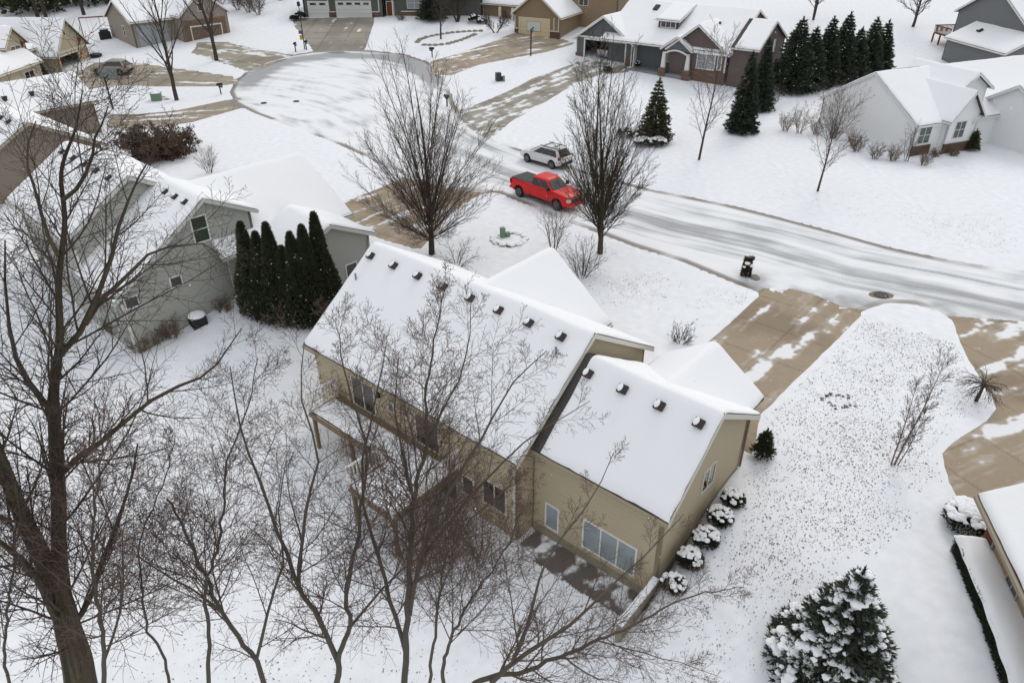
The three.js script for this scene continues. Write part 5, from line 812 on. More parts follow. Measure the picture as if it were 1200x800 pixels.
sapling('maple whose limbs sweep low towards the garage wing wall', 227, [0.1, -7.3], [
  { root: 1, p: [-0.58, 7.44, -7.00, -0.77, 8.71, -7.20, -0.42, 9.02, -7.30, 0.17, 8.93, -7.50, 0.87, 8.91, -7.80, 1.54, 8.95, -8.10, 2.18, 8.92, -8.40, 2.91, 9.03, -8.80, 3.80, 8.85, -9.20, 4.46, 8.58, -9.50], r: [0.068, 0.0059], from: 0.42 },
  { p: [-0.34, 9.06, -7.20, 0.03, 9.32, -7.40, 0.56, 9.41, -7.70, 1.04, 9.41, -8.10, 1.48, 9.47, -8.50, 1.98, 9.47, -9.00, 2.65, 9.69, -9.50, 3.15, 10.15, -9.90], r: [0.045, 0.0059] },
  { p: [0.00, 9.28, -7.40, 0.25, 9.78, -7.70, 0.38, 10.34, -8.00, 0.63, 10.58, -8.50, 1.30, 11.05, -9.20, 1.76, 11.67, -9.80], r: [0.034, 0.0059] },
  { root: 1, from: 0.5, p: [-1.12, 8.60, -7.20, -1.07, 9.44, -7.40, -0.90, 9.91, -7.60, -0.55, 10.34, -8.00, -0.14, 10.58, -8.50, 0.14, 11.05, -9.00], r: [0.045, 0.0068] },
  { root: 1, from: 0.5, p: [-1.36, 8.20, -7.30, -1.27, 9.51, -7.50, -1.15, 10.38, -7.80, -1.03, 10.91, -8.20, -0.56, 11.25, -8.80, 0.14, 11.53, -9.30], r: [0.038, 0.0068] },
  { p: [1.45, 9.04, -8.00, 2.11, 8.53, -8.20, 2.97, 7.88, -8.40, 3.90, 7.20, -8.60], r: [0.015, 0.0043] },
  { p: [0.87, 8.91, -7.80, 1.34, 8.24, -7.90, 1.98, 7.84, -8.00], r: [0.019, 0.0051] }], { reach: 1.5 });
sapling('maple with tall leaning stem between the forked tree and the twin stem maple', 233, [-4.6, -7.6], [
  { root: 1, p: [-4.25, 7.19, -7.60, -4.36, 8.75, -7.80, -4.78, 9.71, -8.00, -5.02, 10.47, -8.20, -5.27, 11.07, -8.50, -5.58, 11.53, -8.80], r: [0.062, 0.0170], from: 0.6 },
  { root: 1, from: 0.5, p: [-5.19, 8.21, -7.60, -5.02, 9.43, -7.80, -4.95, 10.34, -8.00, -4.72, 10.99, -8.30, -4.61, 11.63, -8.70, -4.55, 12.17, -9.00, -4.16, 12.96, -9.30, -3.95, 13.73, -9.60], r: [0.045, 0.0068] },
  { root: 1, from: 0.5, p: [-5.75, 8.04, -7.40, -5.76, 8.92, -7.60, -5.98, 9.65, -7.80, -5.97, 10.34, -8.00, -5.98, 10.99, -8.30, -5.59, 11.81, -8.80, -5.31, 12.61, -9.10], r: [0.034, 0.0068] },
  { p: [-4.78, 9.71, -8.00, -5.16, 10.34, -8.00, -5.79, 10.61, -8.20, -6.35, 10.88, -8.40], r: [0.022, 0.0059] },
  { p: [-4.36, 8.75, -7.80, -4.07, 9.71, -8.00, -3.79, 10.48, -8.40, -3.83, 11.25, -8.80, -3.63, 12.08, -9.10], r: [0.030, 0.0059] }]);
sapling('slim maple sapling crowding the forked tree trunk', 239, [-5.7, -6.0], [
  { root: 1, p: [-6.05, 8.88, -6.20, -5.84, 10.28, -6.40, -5.67, 11.33, -6.60, -5.76, 12.07, -7.00, -5.68, 12.74, -7.30, -5.69, 13.21, -7.80, -5.73, 13.94, -8.20], r: [0.050, 0.0068], from: 0.45 },
  { root: 1, from: 0.5, p: [-6.96, 10.58, -6.20, -6.90, 11.51, -6.60, -6.78, 12.24, -7.00, -6.82, 12.96, -7.40], r: [0.030, 0.0068] },
  { p: [-5.84, 10.53, -6.50, -5.66, 11.09, -7.00, -5.62, 11.80, -7.40, -5.58, 12.24, -7.80], r: [0.022, 0.0059] }]);

// ------------------------------------------------------------------ evergreens and shrubs
function sprays(list, blades, R) { // list: [position, outward direction, size, colour]
  const P = [], C = [];
  for (const [p, d, s, c] of list) for (let k = 0; k < blades; k++) {
    const a = d.clone().addScaledVector(rnd3(R), 0.55).normalize().multiplyScalar(s * (0.7 + 0.6 * R())), b = rnd3(R).cross(a).normalize().multiplyScalar(s * 0.22);
    P.push(p.x - b.x, p.y - b.y, p.z - b.z, p.x + b.x, p.y + b.y, p.z + b.z, p.x + a.x, p.y + a.y, p.z + a.z); const v = 0.75 + 0.5 * R(); for (let q = 0; q < 3; q++) C.push(c[0] * v, c[1] * v, c[2] * v);
  }
  return geoFrom(P, null, { color: C });
}
function blobs(list, R) { // snow clumps: flattened lumps
  return mergeGeometries(list.map(([p, s, f, d]) => { const g = new THREE.IcosahedronGeometry(s, d ? 2 : 1), q = g.attributes.position, e = R() * 9; for (let i = 0; i < q.count; i++) { const k = 1 + 0.5 * noise(q.getX(i) / s * 1.3 + e, q.getY(i) / s * 1.3, q.getZ(i) / s * 1.3); let x = q.getX(i) * k, y = q.getY(i) * k * f, z = q.getZ(i) * k; if (d) { const along = (x * d.x + z * d.z) * 0.9; x += d.x * along; z += d.z * along; y += 0.06 * s * noise(x * 9, z * 9) - 0.3 * (x * d.x + z * d.z); } q.setXYZ(i, x + p.x, y + p.y, z + p.z); } g.deleteAttribute('uv'); g.computeVertexNormals(); return g; }));
}
const GREEN = [0.04, 0.05, 0.026], SPRUCE = [0.036, 0.052, 0.036], OLIVE = [0.06, 0.065, 0.03];
function column(label, pos, h, r, seed, group) { // dense columnar arborvitae
  const R = rng(seed), t = thing('arborvitae', label, 'evergreen', pos, R() * 6, group), list = [], clumps = [];
  const prof = (f) => r * Math.pow(1 - f, 0.62) * (0.8 + 0.35 * Math.sin(Math.PI * Math.min(1, f * 1.6))) ;
  for (let i = 0; i < 5600; i++) { const f = Math.pow(R(), 0.85), a = R() * 6.283, k = 0.4 + 0.62 * Math.sqrt(R()) + 0.1 * noise(Math.cos(a) * 2, f * 9, Math.sin(a) * 2 + seed), q = prof(f) * k; list.push([V(Math.cos(a) * q, f * h + 0.05, Math.sin(a) * q), V(Math.cos(a) * 0.7, 1, Math.sin(a) * 0.7).normalize(), 0.17, lerp3(GREEN, OLIVE, 0.5 * R())]); }
  for (let i = 0; i < 16; i++) { const f = Math.pow(R(), 1.3) * 0.9, a = R() * 6.283, q = prof(f) * 0.98; clumps.push([V(Math.cos(a) * q, f * h + 0.1, Math.sin(a) * q), 0.03 + 0.05 * R() * R(), 0.6]); }
  mesh('trunk', rod([0, -0.2, 0], [0, h * 0.8, 0], 0.09, 0.02, 7), M.darkBark, t);
  mesh('crown', sprays(list, 3, R), M.needle, t); mesh('snow_clumps', blobs(clumps, R), M.roofSnow, t).userData.kind = 'stuff';
}
const rowSpots = [[-13.98, -35.38], [-13.10, -34.79], [-12.36, -34.46], [-11.70, -34.23], [-11.11, -34.09], [-10.51, -34.25], [-9.98, -34.82]];
const rowLabels = ['dark columnar arborvitae at the end touching the grey green house', 'dark arborvitae second in the row from the grey green house', 'tall dark arborvitae third in the row from the grey green house', 'shorter arborvitae wedged in the middle of the dark row', 'round topped arborvitae next after the short one', 'tall arborvitae second from the beige roof edge', 'dark arborvitae at the end nearest the beige roof'];
rowSpots.forEach(([x, z], i) => column(rowLabels[i], G(x, z), [5.3, 5.0, 5.6, 4.4, 5.2, 5.5, 5.9][i], [1.0, 0.95, 1.0, 0.85, 0.95, 1.0, 0.95][i], 300 + i, 'arborvitae row between the two houses'));
function conifer(name, label, pos, h, r, seed, o = {}) {
  const R = rng(seed), t = thing(name, label, 'evergreen', pos, R() * 6, o.group), list = [], snow = [], limbs = new Tubes(), tiers = Math.round(h / (o.gap || 0.34)), col = o.color || SPRUCE, S = o.size || 0.26;
  for (let j = 0; j < tiers; j++) {
    const f = (j + 0.3) / tiers, y = 0.25 + f * (h - 0.35), rr = r * Math.pow(1 - f, 0.85) + 0.08, n = Math.round((o.n || 9) * (0.5 + 0.7 * (1 - f)) + 3);
    for (let k = 0; k < n; k++) {
      const a = (k / n) * 6.283 + j * 1.9 + 0.5 * R(), L = rr * (0.72 + 0.45 * R()), droop = o.droop ?? 0.15, d = V(Math.cos(a), 0, Math.sin(a)), end = d.clone().multiplyScalar(L).setY(y - L * droop + (o.lift ?? 0.1) * L), st = V(0, y + 0.12 * L, 0);
      if (o.limbs !== false) limbs.add([st, st.clone().lerp(end, 0.5).setY(y), end], [0.02, 0.012, 0.006], 3);
      const m = Math.max(2, Math.round((L / S) * (o.density || 3.2)));
      for (let q = 0; q < m; q++) { const s = 0.25 + 0.75 * ((q + R()) / m), c = st.clone().lerp(end, s); c.addScaledVector(V(-d.z, 0, d.x), (R() - 0.5) * L * 0.5 * s).add(V(0, (R() - 0.5) * 0.1, 0)); list.push([c, d.clone().addScaledVector(V(-d.z, 0, d.x), (R() - 0.5) * 1.4).add(V(0, 0.15 + 0.25 * R(), 0)).normalize(), S * (0.7 + 0.5 * R()), lerp3(col, [col[0] * 1.7, col[1] * 1.6, col[2] * 1.3], R() * 0.6)]); if (o.pads ? (noise(j * 0.83 + 3.1, Math.cos(a) * 1.4, Math.sin(a) * 1.4) > -0.08 + 0.1 * R() && s > 0.28 && R() < 0.36) : (o.snow && R() < o.snow * s)) snow.push([c.clone().add(V(0, 0.05 + 0.04 * R(), 0)), (o.snowSize || 0.13) * (0.35 + 1.0 * R() * R()), o.pads ? 0.45 : 0.5]); }
    }
  }
  for (let q = 0; q < 10; q++) list.push([V(0, h - 0.06 * q, 0), V((R() - 0.5) * 0.6, 1, (R() - 0.5) * 0.6).normalize(), S, col]);
  mesh('trunk', rod([0, -0.2, 0], [0, h, 0], 0.03 + h * 0.016, 0.012, 8), M.darkBark, t); if (limbs.I.length) mesh('limbs', limbs.geo(), M.darkBark, t);
  mesh('crown', sprays(list, o.blades || 4, R), M.needle, t); if (snow.length) mesh('snow_clumps', blobs(snow, R), M.roofSnow, t).userData.kind = 'stuff';
}
conifer('spruce', 'lone olive green spruce with a thin leader across the street', G(12.85, -66.43), 5.6, 1.5, 401, { color: [0.055, 0.06, 0.025], n: 10, droop: 0.05 });
conifer('spruce', 'dark dense conifer at the brown end of the grey house, nearer the street', G(21.53, -69.39), 7.2, 1.4, 403, { density: 4.2, n: 12, gap: 0.28, limbs: false });
conifer('spruce', 'dark dense conifer close behind its twin by the grey house wing', G(25.39, -77.35), 7.0, 1.35, 409, { density: 4, n: 12, gap: 0.28, limbs: false });
[[31.28, -85.39, 7.5, 2.9, 'widest dark evergreen at the end of the row by the grey house'], [33.33, -86.38, 6.3, 2.3, 'second dark evergreen of the row beside the widest one'], [35.53, -87.70, 7.1, 2.0, 'tall dark evergreen third in the row from the grey house'], [37.53, -88.36, 7.4, 2.1, 'tall dark evergreen fourth in the row from the grey house'], [39.46, -89.03, 5.7, 1.9, 'dark evergreen third from the white house end of the row'], [41.69, -90.69, 6.4, 1.75, 'dark evergreen second from the white house end of the row'], [44.01, -92.70, 5.6, 1.6, 'smallest dark evergreen at the white house end of the row']].forEach(([x, z, h, r, l], i) => conifer('evergreen', l, G(x, z), h, r, 420 + i, { density: 4.4, n: 12, gap: 0.34, size: 0.34, limbs: false, color: [0.045, 0.06, 0.04], snow: 0.03, snowSize: 0.09, group: 'evergreen row' }));
conifer('spruce', 'large snow laden spruce on the side lawn of the ranch house', G(10.02, -14.39), 4.3, 1.8, 440, { density: 5.5, n: 15, gap: 0.24, size: 0.18, snow: 0.055, snowSize: 0.17, pads: 1, droop: 0.28, blades: 5, color: [0.05, 0.062, 0.045] });
conifer('dwarf_evergreen', 'small dark upright evergreen at the garage corner of the beige house', G(10.25, -23.20), 1.5, 0.4, 443, { density: 4, size: 0.12, gap: 0.16, n: 8, color: [0.035, 0.045, 0.02] });
conifer('dwarf_evergreen', 'small green cone shrub against the brick skirt of the white house', G(40.33, -63.91), 1.9, 0.6, 447, { density: 4, size: 0.16, gap: 0.18, n: 8, color: OLIVE });
conifer('dwarf_evergreen', 'small dark evergreen shrub beside the cream house wall', G(-55.48, -90.03), 2.6, 0.9, 448, { density: 4, size: 0.2, gap: 0.25, n: 8 });
conifer('spruce', 'dark spruce beside the stone base of the dark house', G(-11.64, -115.54), 7, 2.0, 449, { density: 3, size: 0.34, n: 10, limbs: false });
function ball(label, pos, r, seed, o = {}) { // rounded shrub with leaves and a snow cap
  const R = rng(seed), t = thing(o.name || 'round_shrub', label, 'shrub', pos, R() * 6, o.group), list = [], snow = [], h = o.h ?? 0.85;
  for (let i = 0; i < (o.n || 900) * 1.6; i++) { const d = rnd3(R).normalize(); d.y = Math.abs(d.y) * 1.0 - 0.15; const k = 0.35 + 0.67 * Math.sqrt(R()) + 0.12 * noise(d.x * 2 + seed, d.y * 2, d.z * 2); list.push([V(d.x * r * k, r * h * 0.55 + d.y * r * h * k, d.z * r * k), d.clone().add(V(0, 0.4, 0)).normalize(), o.size || 0.1, o.color || GREEN]); }
  const m = o.snow ?? 60; for (let i = 0; i < m; i++) { const a = R() * 6.283, q = Math.sqrt(R()) * 0.92, y = Math.sqrt(1 - q * q); snow.push([V(Math.cos(a) * q * r, r * h * 0.58 + y * r * h * 0.98, Math.sin(a) * q * r), r * (0.1 + 0.13 * R()), 0.55]); }
  mesh('leaves', sprays(list, 4, R), M.needle, t); if (snow.length) mesh('snow_cap', blobs(snow, R), M.roofSnow, t).userData.kind = 'stuff';
}
const boxLabels = ['snow capped boxwood nearest the garage window of the beige house', 'second snow capped boxwood along the gable wall', 'third snow capped boxwood in the middle of the gable wall row', 'fourth snow capped boxwood with dark green flank', 'last snow capped boxwood beside the wing wall'];
[[8.37, -20.58], [7.70, -19.76], [7.03, -18.98], [6.35, -18.24], [5.66, -17.44]].forEach(([x, z], i) => ball(boxLabels[i], G(x, z, 0.02), [0.43, 0.47, 0.48, 0.47, 0.44][i], 460 + i, { size: 0.085, snow: 44, n: 1300, group: 'boxwoods along the gable wall' }));
ball('broad snow topped bush at the brick corner of the ranch house', G(16.64, -19.37, 0.02), 0.85, 470, { size: 0.1, n: 1600, snow: 90, h: 0.7 });
{ // clipped hedge under a slab of snow
  const a = [15.98, -18.12], b = [14.90, -12.37], t = thing('hedge', 'long clipped hedge under a thick snow slab along the ranch house wall', 'hedge', G(a[0], a[1]), 0), R = rng(480), list = [], d = V(b[0] - a[0], 0, b[1] - a[1]), L = d.length(); d.normalize(); const n = V(-d.z, 0, d.x), gy = groundY(a[0], a[1]);
  const at = (s, w, y) => V(d.x * s + n.x * w, y + groundY(a[0] + d.x * s, a[1] + d.z * s) - gy, d.z * s + n.z * w), W = 0.5;
  for (let i = 0; i < 11000; i++) { const s = R() * L, side = R() < 0.5 ? -1 : 1, y = 0.05 + R() * 0.68; list.push([at(s, side * (W + 0.06 * noise(s * 2, y * 3)) * (0.6 + 0.42 * Math.sqrt(R())), y), n.clone().multiplyScalar(side).add(V(0, 0.3, 0)).normalize(), 0.09, GREEN]); }
  mesh('leaves', sprays(list, 3, R), M.needle, t);
  const P = [], I = [], rows = 11, cols = 70; for (let i = 0; i <= cols; i++) for (let j = 0; j <= rows; j++) { const s = -0.1 + (i / cols) * (L + 0.1), v = j / rows * 2 - 1, e = Math.min(1, i / 3, (cols - i) / 3); const wv = v * (W + 0.09 + 0.07 * noise(s * 1.6, v * 0.5)), p = at(s, wv, 0.66 + 0.26 * Math.sqrt(Math.max(0, 1 - v ** 4)) * Math.sqrt(e) + 0.03 * noise(s * 1.3, v * 2)); P.push(p.x, p.y, p.z); } for (let i = 0; i < cols; i++) for (let j = 0; j < rows; j++) { const q = i * (rows + 1) + j; I.push(q, q + 1, q + rows + 1, q + 1, q + rows + 2, q + rows + 1); }
  mesh('snow_cap', geoFrom(P, I), new THREE.MeshStandardMaterial({ color: 0xf2f4f7, roughness: 0.95, side: THREE.DoubleSide }), t);
}
// bare and brown shrubs
const twiggy = (seed, h, n, spread, extra = {}) => ({ seed, height: h, r: 0.025, min: 0.006, woodLevels: -1, shape: () => 0.8, stems: [...Array(n)].map((_, i) => { const a = i * 2.4, s = spread * (0.35 + 0.65 * ((i * 0.618) % 1)); return { dir: [Math.cos(a) * s, 1, Math.sin(a) * s], at: [Math.cos(a) * 0.12, Math.sin(a) * 0.12], k: 0.8 + 0.3 * ((i * 0.37) % 1) }; }), lv: [{ seg: 5, wob: 0.12, up: 0.03, sides: 4 }, { n: 7, ratio: 0.5, angle: 0.55, wob: 0.14, up: 0.03, seg: 3, sides: 3, from: 0.2, thick: 0.7 }, { n: 5, ratio: 0.5, angle: 0.6, wob: 0.16, up: 0.02, seg: 2, sides: 3, thick: 0.8 }], ...extra });
const shrub = (label, p, h, n, spread, seed, extra, group, name = 'bare_shrub') => bareTree(name, label, p, twiggy(seed, h, n, spread, extra), group, 'shrub');
const brown = { leaves: 0.035, leafKeep: 0.5, leafMat: M.dryShrub };
shrub('tall bare shrub on the lawn beyond the beige house front gable', G(2.61, -42.94), 2.9, 9, 0.3, 501, { twig: M.redTwig });
shrub('spreading bare shrub against the beige house front gable', G(4.18, -39.46), 2.1, 12, 0.75, 503, { twig: M.twig });
shrub('low arching bare shrub under the broad oval tree', G(-3.41, -40.96), 1.7, 9, 0.9, 505, { lv: [{ seg: 7, wob: 0.1, up: -0.12, sides: 4 }, { n: 8, ratio: 0.4, angle: 0.6, wob: 0.14, up: -0.05, seg: 3, sides: 3, from: 0.3, thick: 0.7 }, { n: 4, ratio: 0.5, angle: 0.6, wob: 0.16, up: 0, seg: 2, sides: 3, thick: 0.8 }] });
shrub('low dark twiggy shrub between the two front gables of the beige house', G(8.64, -32.22), 0.9, 12, 1.0, 507, { twig: M.darkBark });
shrub('bare purple shrub beside the sage house front roof', G(-24.51, -58.08), 1.9, 10, 0.5, 509, { twig: M.redTwig });
const whiteRow = [[25.89, -69.95, 1.5, 0.35], [26.90, -69.11, 2.3, 0.4], [28.41, -68.83, 1.5, 0.4], [29.50, -67.48, 1.3, 0.5], [30.47, -65.15, 1.3, 0.5], [30.12, -63.67, 1.2, 0.5], [30.88, -61.56, 1.2, 0.45], [32.21, -61.11, 1.2, 0.45], [34.28, -59.99, 1.1, 0.5], [36.38, -62.25, 0.7, 0.5], [38.03, -62.48, 0.7, 0.6], [43.17, -67.21, 0.7, 0.6]];
const whiteLabels = ['round clipped brown shrub standing apart before the evergreen row', 'loose brown shrub with upright twigs beside the round one', 'upright brown shrub at the blank gable corner of the white house', 'brown shrub along the blank white gable behind the young tree', 'brown shrub in the middle of the blank white gable', 'low brown shrub in front of the gable row', 'brown shrub before the white gable with a dark lantern behind', 'brown shrub near the brick skirt end of the white gable', 'brown twiggy shrub at the brick corner of the white house', 'low brown shrub in the recess of the white house front', 'low green brown shrub under the white house front window', 'small rusty shrub at the white house garage walk'];
whiteRow.forEach(([x, z, h, s], i) => shrub(whiteLabels[i], G(x, z), h, 10, s, 520 + i, { ...brown, twig: M.dryShrub }, 'brown shrubs round the white house', 'brown_shrub'));
shrub('tall red twigged shrub against the blank white gable', G(29.58, -67.48), 4.2, 8, 0.22, 541, { twig: M.redTwig });
shrub('pink twigged bare shrub at the white house corner window', G(33.26, -60.88), 2.7, 6, 0.25, 542, { twig: M.redTwig });
[[10.54, -68.28, 'low rusty shrub by the slender tree'], [11.38, -67.48, 'brown round shrub beside the lone spruce'], [11.66, -65.15, 'dark snowy shrub under the lone spruce'], [12.95, -65.15, 'snow dusted ground shrub right below the lone spruce']].forEach(([x, z, l], i) => ball(l, G(x, z), 0.8, 550 + i, { name: 'brown_shrub', color: i > 2 ? OLIVE : [0.09, 0.065, 0.055], snow: i > 1 ? 40 : 6, n: 600, h: 0.7, group: 'shrubs round the lone spruce' }));
[[-21.93, -34.89, 1.0], [-19.70, -32.97, 1.0], [-19.24, -33.56, 1.1], [-18.32, -34.01, 1.1], [-18.91, -33.95, 0.9], [-16.12, -35.94, 0.7]].forEach(([x, z, h], i) => shrub(['brown shrub at the rear corner of the grey green house', 'rusty shrub under the corner board of the grey green house', 'rusty shrub beside the corner board along the foundation', 'brown shrub nearest the air conditioner', 'small brown shrub between the rusty ones', 'low snowy brown shrub past the air conditioner'][i], G(x, z), h, 9, 0.6, 560 + i, { ...brown, twig: M.dryShrub }, 'brown shrubs along the grey green house', 'brown_shrub'));
[[11.52, -92.70, 0.5, 'dark clipped ball beside the grey house garage corner', 6], [15.18, -94.74, 0.55, 'snowy shrub in the porch bed of the grey house', 34], [17.28, -94.74, 0.7, 'green snow dusted shrub before the grey house porch', 40], [18.21, -94.06, 0.6, 'rounded snowy shrub beside the porch column', 50]].forEach(([x, z, r, l, s], i) => ball(l, G(x, z), r, 580 + i, { size: 0.14, n: 500, snow: s }));
[[23.00, -89.69], [21.27, -90.03], [24.12, -88.03]].forEach(([x, z], i) => shrub('bushy red twigged shrub along the brown gable of the grey house', G(x, z), 1.8, 16, 0.6, 590 + i, { twig: M.redTwig }, 'red shrubs along the brown gable'));
[[27.08, -80.73], [27.12, -78.71]].forEach(([x, z], i) => shrub('bare pinkish shrub beside the twin conifers', G(x, z), 1.9, 12, 0.6, 595 + i, { twig: M.redTwig }, 'pinkish shrubs by the twin conifers'));
[[-5.39, -114.16, 0.9, 'dark clipped shrub under the tan house window'], [-4.27, -113.71, 0.7, 'snowy low shrub beside the tan house window shrub']].forEach(([x, z, r, l], i) => ball(l, G(x, z), r, 600 + i, { size: 0.16, n: 500, snow: i ? 50 : 8 }));
[[-30.81, -116.01, 0.9], [-31.57, -115.54, 0.6]].forEach(([x, z, r], i) => ball(i ? 'small purple brown shrub beside the dark ball shrub' : 'dark ball shrub at the single white garage door', G(x, z), r, 604 + i, { size: 0.16, n: 500, snow: 6, color: i ? [0.07, 0.05, 0.05] : GREEN }));
shrub('brown twiggy shrub at the dark house porch', G(-16.10, -115.54), 1.0, 12, 0.7, 608, { ...brown, twig: M.dryShrub }); 
[[-8.1, 8.8], [-7.2, 9.6], [-6.3, 8.7], [-8.6, 10.6], [-7.4, 10.7]].forEach(([u, w], i) => { const [x, z] = mainPlan(u, w); shrub('dense brown thicket shrub in the clump beside the deck post of the beige house', G(x, z), 1.7, 13, 0.75, 630 + i, { twig: M.dryShrub, min: 0.005 }, 'thicket beside the deck'); });
{ // evergreen wrapped mailbox by the main driveway
  const p = G(14.02, -39.69), R = rng(612), t = thing('mailbox_planting', 'rust brown evergreen wrapped round a mailbox at the main driveway mouth', 'mailbox', p, 0.4), list = []; for (let i = 0; i < 700; i++) { const y = R() * 1.2, a = R() * 6.28, r = 0.26 * (1 - 0.35 * y / 1.2) * (0.8 + 0.3 * R()); list.push([V(Math.cos(a) * r, y, Math.sin(a) * r), V(Math.cos(a), 0.6, Math.sin(a)).normalize(), 0.12, [0.09, 0.055, 0.04]]); }
  mesh('post', box(-0.07, 0.07, -0.2, 1.2, -0.07, 0.07), M.darkBark, t); mesh('leaves', sprays(list, 4, R), M.needle, t); mesh('box', box(-0.1, 0.38, 1.0, 1.22, -0.1, 0.1), M.black, t); mesh('snow_clump', blobs([[V(-0.2, 0.95, 0.2), 0.16, 0.6], [V(0.05, 0.8, 0.33), 0.13, 0.6], [V(-0.3, 0.7, 0.1), 0.1, 0.6]], R), M.roofSnow, t);
  const o = thing('boulder', 'grey boulder at the foot of the rust brown mailbox planting', 'boulder', G(14.49, -39.35), 0); mesh('stone', rock(o, 3.3, 0.3), M.stone, o);
}
{ // melted ring of dark plant tips on the side lawn
  const R = rng(620), c = G(14.83, -27.00); for (let i = 0; i < 20; i++) { const a = (i / 20) * 5.6 + 0.4 + 0.3 * R(), r = 0.6 + 0.34 * (R() - 0.5), x = c[0] + Math.cos(a) * r, z = c[2] + Math.sin(a) * r * 0.9, o = mesh('plant_tuft', sprays([...Array(14)].map(() => [V((R() - 0.5) * 0.14, 0, (R() - 0.5) * 0.14), V(R() - 0.5, 0.4, R() - 0.5).normalize(), 0.07, [0.07, 0.062, 0.05]]), 2, R), M.needle); o.position.set(x, snowY(x, z), z); tag(o, 'dark plant tuft poking through snow in a ring on the side lawn', 'plant', 'ring of plant tufts'); }
}
// ------------------------------------------------------------------ the wood behind the cream house
{
  const R = rng(640), spots = [[-88, -118], [-80, -124], [-72, -121], [-66, -127], [-95, -110], [-76, -132], [-60, -133]];
  spots.forEach(([x, z], i) => conifer('pine', 'tall dark green pine of the wood behind the cream house', G(x, z), 15 + 3 * R(), 4.2, 650 + i, { density: 1.6, n: 9, gap: 0.7, size: 0.8, color: [0.05, 0.062, 0.03], limbs: false, group: 'pines behind the cream house' }));
  const bare = [[-69, -116], [-63.5, -118.5], [-59.5, -122], [-57, -127], [-54, -131], [-50, -134], [-46.5, -131], [-44, -134], [-42, -130], [-39.5, -134], [-37, -129], [-35.5, -136], [-48, -126], [-40, -140], [-33, -140], [-52, -138], [-66, -113], [-73, -113]];
  bare.forEach(([x, z], i) => bareTree('wood_tree', 'bare dark trunked tree of the wood behind the taupe house', G(x, z), smallTree(680 + i, 13 + 4 * R(), 0.26 + 0.12 * R(), { min: 0.02, bark: M.darkBark, twig: M.darkBark, lv: [{ seg: 7, wob: 0.06, up: 0.05, sides: 7, taper: 0.2 }, { n: 14, ratio: 0.4, angle: 0.8, wob: 0.1, up: 0.06, seg: 5, sides: 4, from: 0.2, thick: 0.4 }, { n: 7, ratio: 0.42, angle: 0.65, wob: 0.12, up: 0.04, seg: 3, sides: 3, from: 0.15, thick: 0.55 }] }), 'bare trees of the wood'));
  [[-41.5, -121.5], [-39.5, -120], [-44, -119], [-37.6, -118.5], [-43, -112.5]].forEach(([x, z], i) => shrub('dense rusty thicket shrub at the edge of the wood', G(x, z), 2.6, 16, 0.7, 720 + i, { twig: M.redTwig, min: 0.014 }, 'thicket at the wood edge'));
}
// ------------------------------------------------------------------ small litter on the snow and falling flakes
function scatter(name, n, place, geo, mat, label, category, size) {
  const R = rng(n + 7), m = new THREE.InstancedMesh(geo, mat, n), q = new THREE.Quaternion(), e = new THREE.Euler(), mt = new THREE.Matrix4(); let k = 0, guard = 0;
  while (k < n && guard++ < n * 40) { const p = place(R); if (!p) continue; e.set((R() - 0.5) * 0.7, R() * 6.28, (R() - 0.5) * 0.7); const s = size * (0.35 + 1.3 * R() * R()); m.setMatrixAt(k++, mt.compose(V(...p), q.setFromEuler(e), V(s, s, s))); }
  m.count = k; m.name = numbered(name); m.userData.kind = 'stuff'; tag(m, label, category); m.castShadow = true; scene.add(m); return m;
}
const leafGeo = geoFrom([-1, 0, 0, -0.2, 0.25, 0.55, 1, 0.1, 0.1, -1, 0, 0, 1, 0.1, 0.1, 0, 0.2, -0.5], null);
const litter = new THREE.MeshStandardMaterial({ color: 0x7a7067, roughness: 0.95, side: THREE.DoubleSide });
const inPoly = (poly, dens) => { const xs = poly.map((p) => p[0]), zs = poly.map((p) => p[1]), x0 = Math.min(...xs), x1 = Math.max(...xs), z0 = Math.min(...zs), z1 = Math.max(...zs); return (R) => { const x = mix(x0, x1, R()), z = mix(z0, z1, R()); if (polySDF(poly, x, z) > -1.6 * R() * R() + 0.8 * noise(x * 0.5, z * 0.5) || clearedSDF(x, z) < 0.35 || R() > dens(x, z)) return null; return [x, snowY(x, z) + 0.012, z]; }; };
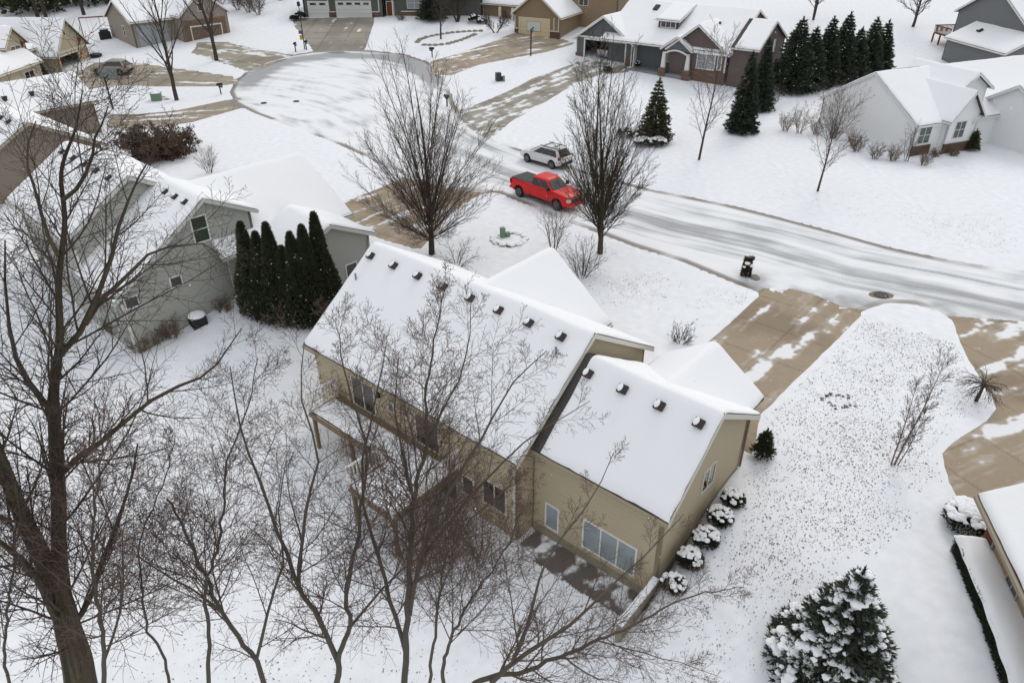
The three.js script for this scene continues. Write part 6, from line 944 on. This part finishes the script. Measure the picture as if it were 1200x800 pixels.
scatter('fallen_leaves', 13000, inPoly(pts(18.50, -34.67, 22.80, -32.22, 21.72, -27.07, 17.39, -22.99, 14.30, -19.25, 11.54, -17.69, 9.06, -13.96, 4.96, -14.44, 5.98, -17.39, 9.32, -21.48, 10.72, -25.21), (x, z) => clamp(0.62 + 0.7 * fbm(x * 0.25, z * 0.25) + 0.5 * noise(x * 1.9, z * 1.9))), leafGeo, litter, 'small dark fallen leaves showing through the snow of the side lawn', 'leaves', 0.033);
scatter('fallen_leaves', 1500, inPoly(pts(5.39, -42.43, 12.70, -37.31, 14.02, -36.80, 9.50, -31.56, 5.52, -34.40, 3.23, -42.43), (x, z) => clamp(0.5 + 1.2 * fbm(x * 0.3, z * 0.3))), leafGeo, litter, 'small dark fallen leaves on the snowy front lawn of the beige house', 'leaves', 0.034);
scatter('fallen_leaves', 5200, inPoly(pts(-24.49, -28.27, -19.86, -31.74, -12.20, -33.46, -9.39, -29.78, -6.30, -21.64, 0.00, -20.23, 3.08, -17.44, 4.43, -14.50, 0.00, -12.05, -15.50, -12.17), (x, z) => clamp(0.6 + fbm(x * 0.4, z * 0.4))), leafGeo, litter, 'dark fallen leaves on the snow below the near trees', 'leaves', 0.036);
scatter('fallen_leaves', 1300, inPoly(pts(14.96, -53.79, 26.01, -53.79, 36.84, -51.16, 31.42, -41.81, 23.14, -46.47, 15.82, -52.01), (x, z) => clamp(0.3 + 1.3 * fbm(x * 0.2, z * 0.2))), leafGeo, litter, 'sparse fallen leaves on the snow across the street', 'leaves', 0.035);
{ // falling snow
  const flake = new THREE.IcosahedronGeometry(1, 0), fwd = V(0, -0.5274, -0.8496);
  scatter('snowflakes', 2600, (R) => { const z = -6 - 42 * Math.pow(R(), 0.7), x = (R() - 0.5) * 1.6 * -z, y = groundY(x, z) + 0.5 + R() * 18; return y < 19 ? [x, y, z] : null; }, flake, new THREE.MeshStandardMaterial({ color: 0xf6f8fa, roughness: 0.9 }), 'white snowflakes falling through the air', 'snowflakes', 0.011);
}

renderer.render(scene, camera);
